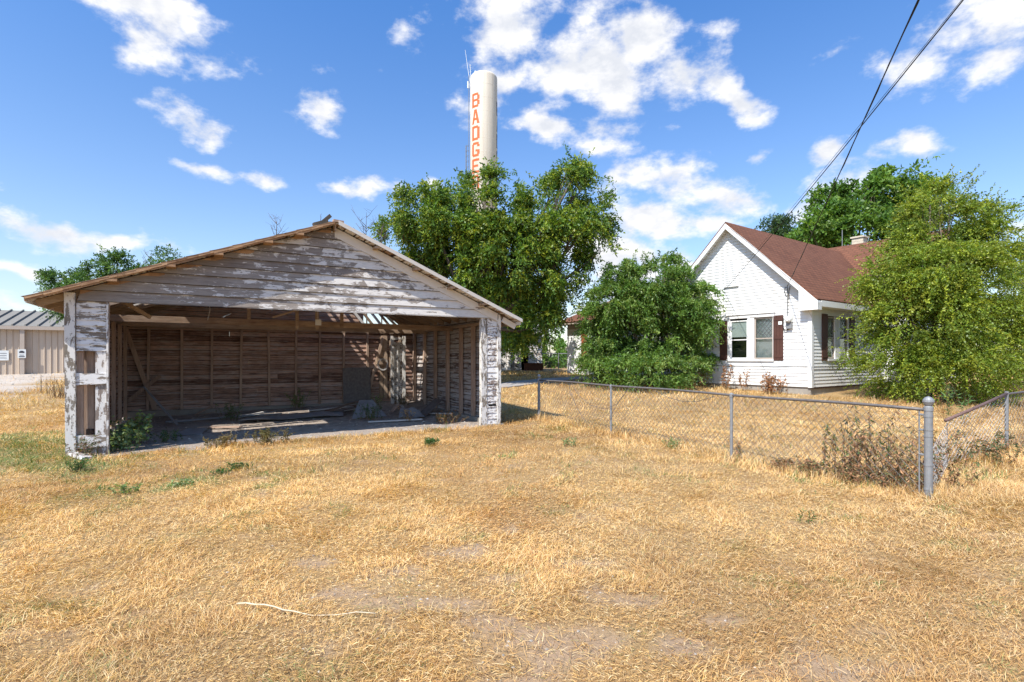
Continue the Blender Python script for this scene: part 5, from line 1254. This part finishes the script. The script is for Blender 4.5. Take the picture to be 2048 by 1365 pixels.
# ground board at the post foot
m = MB(); m.beam((0, 0, .05), (.55, -.35, .03), .14, .05); o = m.build('board_scrap', M['jamb']); o.location = (*gw(.1, -.1), 0.0); tag(o, 'rotten board scrap lying at the foot of the left garage post', 'board')

# ------------------------------------------------------------------ dry grass
def grass(name, N, seed, ymin, ymax, pw, umax, length, width, tilt, sel, cols_fn, fac=1.0):
    rs = np.random.RandomState(seed)
    u = rs.rand(N); a = pw + 1   # pdf ~ y^pw
    Y = (ymin ** a + u * (ymax ** a - ymin ** a)) ** (1 / a) if abs(a) > 1e-6 else ymin * (ymax / ymin) ** u
    X = Y * rs.uniform(-umax, umax, N) + rs.uniform(-.5, .5, N)
    p = sel(X, Y); k = rs.rand(N) < p; X, Y = X[k], Y[k]; n = len(X)
    Z = ground_z(X, Y)
    fdist = np.minimum(seg_dist(X, Y, F0, F1), seg_dist(X, Y, F1, F2)); tall = np.exp(-(fdist / .35) ** 2)
    rgt = np.exp(-((X - 6.6) / 1.3) ** 2 - ((Y - 6.6) / .8) ** 2); gs, gt_ = g_st(X, Y); thr_ = np.exp(-((gt_ + .35) / .3) ** 2) * (gs > 1.6) * (gs < 8.4) * .55; tall = np.maximum(np.maximum(tall, rgt), thr_)
    clump = np.clip((fbm(X * 2.5 + 3, Y * 2.5, 3) - .42) * 4, 0, 1)
    L = length * rs.uniform(.45, 1.35, n) * (1 + Y * .035) * (.62 + .75 * clump + 1.3 * tall) * fac
    W_ = width * rs.uniform(.7, 1.3, n) * (.6 + Y * .125)
    swirl = fbm(X * .9, Y * .9 + 70, 2) * 12; yaw = swirl + rs.normal(size=n) * 1.3
    th = np.clip(rs.normal(tilt, .32, n) - .55 * tall - .18 * clump, .1, 1.53)
    d = np.stack((np.cos(yaw) * np.sin(th), np.sin(yaw) * np.sin(th), np.cos(th)), 1)
    th2 = np.clip(th + rs.uniform(.0, .7, n), 0, 1.62); yaw2 = yaw + rs.normal(size=n) * .4
    d2 = np.stack((np.cos(yaw2) * np.sin(th2), np.sin(yaw2) * np.sin(th2), np.cos(th2)), 1)
    sd_ = np.stack((-np.sin(yaw), np.cos(yaw), rs.normal(size=n) * .5), 1); sd_ /= np.linalg.norm(sd_, axis=1, keepdims=True)
    P = np.stack((X, Y, Z + rs.uniform(-.005, .03, n)), 1); A = P + d * (L * .5)[:, None]; T = A + d2 * (L * .5)[:, None]
    w = (sd_ * (W_ * .5)[:, None])
    v = np.stack((P - w, P + w, A + w * .8, A - w * .8, T), 1).reshape(-1, 3)
    i = np.arange(n)[:, None] * 5
    c = cols_fn(rs, X, Y, n); c = np.repeat(c, 5, axis=0)
    me = np_mesh(name, v, quads=np.concatenate((i, i + 1, i + 2, i + 3), 1), tris=np.concatenate((i + 3, i + 2, i + 4), 1), cols=c)
    return link_mesh(name, me, M['straw'])
STRAW = [(0.684, 0.436, 0.173), (0.752, 0.531, 0.251), (0.586, 0.351, 0.129), (0.781, 0.608, 0.338), (0.449, 0.256, 0.103), (0.722, 0.465, 0.164), (0.332, 0.19, 0.087)]
GRS = [(.16, .20, .055), (.22, .25, .08), (.30, .30, .11)]
def sel_dry(X, Y):
    s, t_ = g_st(X, Y); hx, hy = h_xy(X, Y)
    p = np.ones(len(X)) * (.55 + .45 * np.clip((fbm(X * 3, Y * 3, 3) - .35) * 4, 0, 1))
    p *= 1 - .74 * bare_mask(X, Y); p *= 1 - garage_mask(X, Y); p *= ~((s > -.02) & (s < 8.9) & (t_ > .25) & (t_ < 6.9)); p *= 1 - path_mask(X, Y); p *= 1 - .97 * gravel_mask(X, Y)
    p *= ~((hx > -.05) & (hx < 17) & (hy > -1.2) & (hy < 15))
    return p
def col_dry(rs, X, Y, n):
    c = pick(rs, STRAW, n); k = fbm(X * .7 + 11, Y * .7, 3)[:, None]; gold = np.clip(.60 - X[:, None] * .06 + (Y[:, None] - 6) * .03, .25, 1)
    k2 = np.clip((fbm(X * .45 + 90, Y * .45 + 12, 3)[:, None] - .5) * 5, 0, 1); c = c * (.70 + .62 * k) * (1 - k2 * np.array((.16, .22, .26))); c = c * (1 + (gold - .6) * np.array((.02, -.01, -.15)))
    g = rs.rand(n) < np.clip(green_mask(X, Y) * .62 + .015, 0, 1); c[g] = pick(rs, GRS, int(g.sum()))
    return c
o = grass('dry_grass', 480000, 1, 2.2, 7.5, .3, 1.25, .054, .0032, 1.30, sel_dry, col_dry); tag(o, 'matted golden dry grass covering the foreground lawn', 'grass', kind='stuff')
o = grass('dry_grass', 320000, 2, 7.5, 17, -.3, 1.15, .056, .0036, 1.12, sel_dry, col_dry); tag(o, 'dry tan grass around the garage and the chain link fence', 'grass', kind='stuff')
o = grass('dry_grass', 110000, 3, 17, 34, -.5, 1.1, .10, .0045, .9, sel_dry, col_dry); tag(o, 'dry grass of the yard in front of the white house and the shed', 'grass', kind='stuff')
def sel_green(X, Y): return np.clip(green_mask(X, Y) * 1.2 - .1, 0, 1) * sel_dry(X, Y)
def col_green(rs, X, Y, n): return pick(rs, [(.10, .17, .04), (.14, .20, .05), (.07, .13, .03), (.22, .24, .08)], n) * rs.uniform(.8, 1.2, (n, 1))
o = grass('green_grass', 90000, 4, 5.5, 14, 0, 1.2, .06, .006, .8, sel_green, col_green); tag(o, 'low green grass patches at the left of the lawn near the garage post', 'grass', kind='stuff')

# small stones and crumbs on the gravel lot and bare soil
def stones():
    rs = np.random.RandomState(9); m = MB()
    for k in range(2300):
        if k < 500: x, y = rs.uniform(-34, -20), rs.uniform(20, 33); r = rs.uniform(.03, .08)
        elif k < 900: x, y = rs.uniform(-2.5, 2.5), rs.uniform(2.6, 5.2); r = rs.uniform(.005, .014)
        else: w = g_world(rs.uniform(.4, 8.4), rs.uniform(.2, 6.2)); x, y = w.x, w.y; r = rs.uniform(.008, .04) * (1 if k % 5 else 1.6)
        z = gz(x, y); c = rs.uniform(.25, .6); m.col = (c, c * .93, c * .85)
        v = [(x + r * math.cos(a) * rs.uniform(.7, 1.2), y + r * math.sin(a) * rs.uniform(.7, 1.2), z) for a in (0, 1.57, 3.14, 4.71)]
        m.add(v + [(x, y, z + r * .7)], [(0, 1, 4), (1, 2, 4), (2, 3, 4), (3, 0, 4)])
    o = m.build('gravel', M['dryleaf']); tag(o, 'loose stones and crumbs scattered on the bare soil and the gravel lot', 'gravel', kind='stuff')
stones()
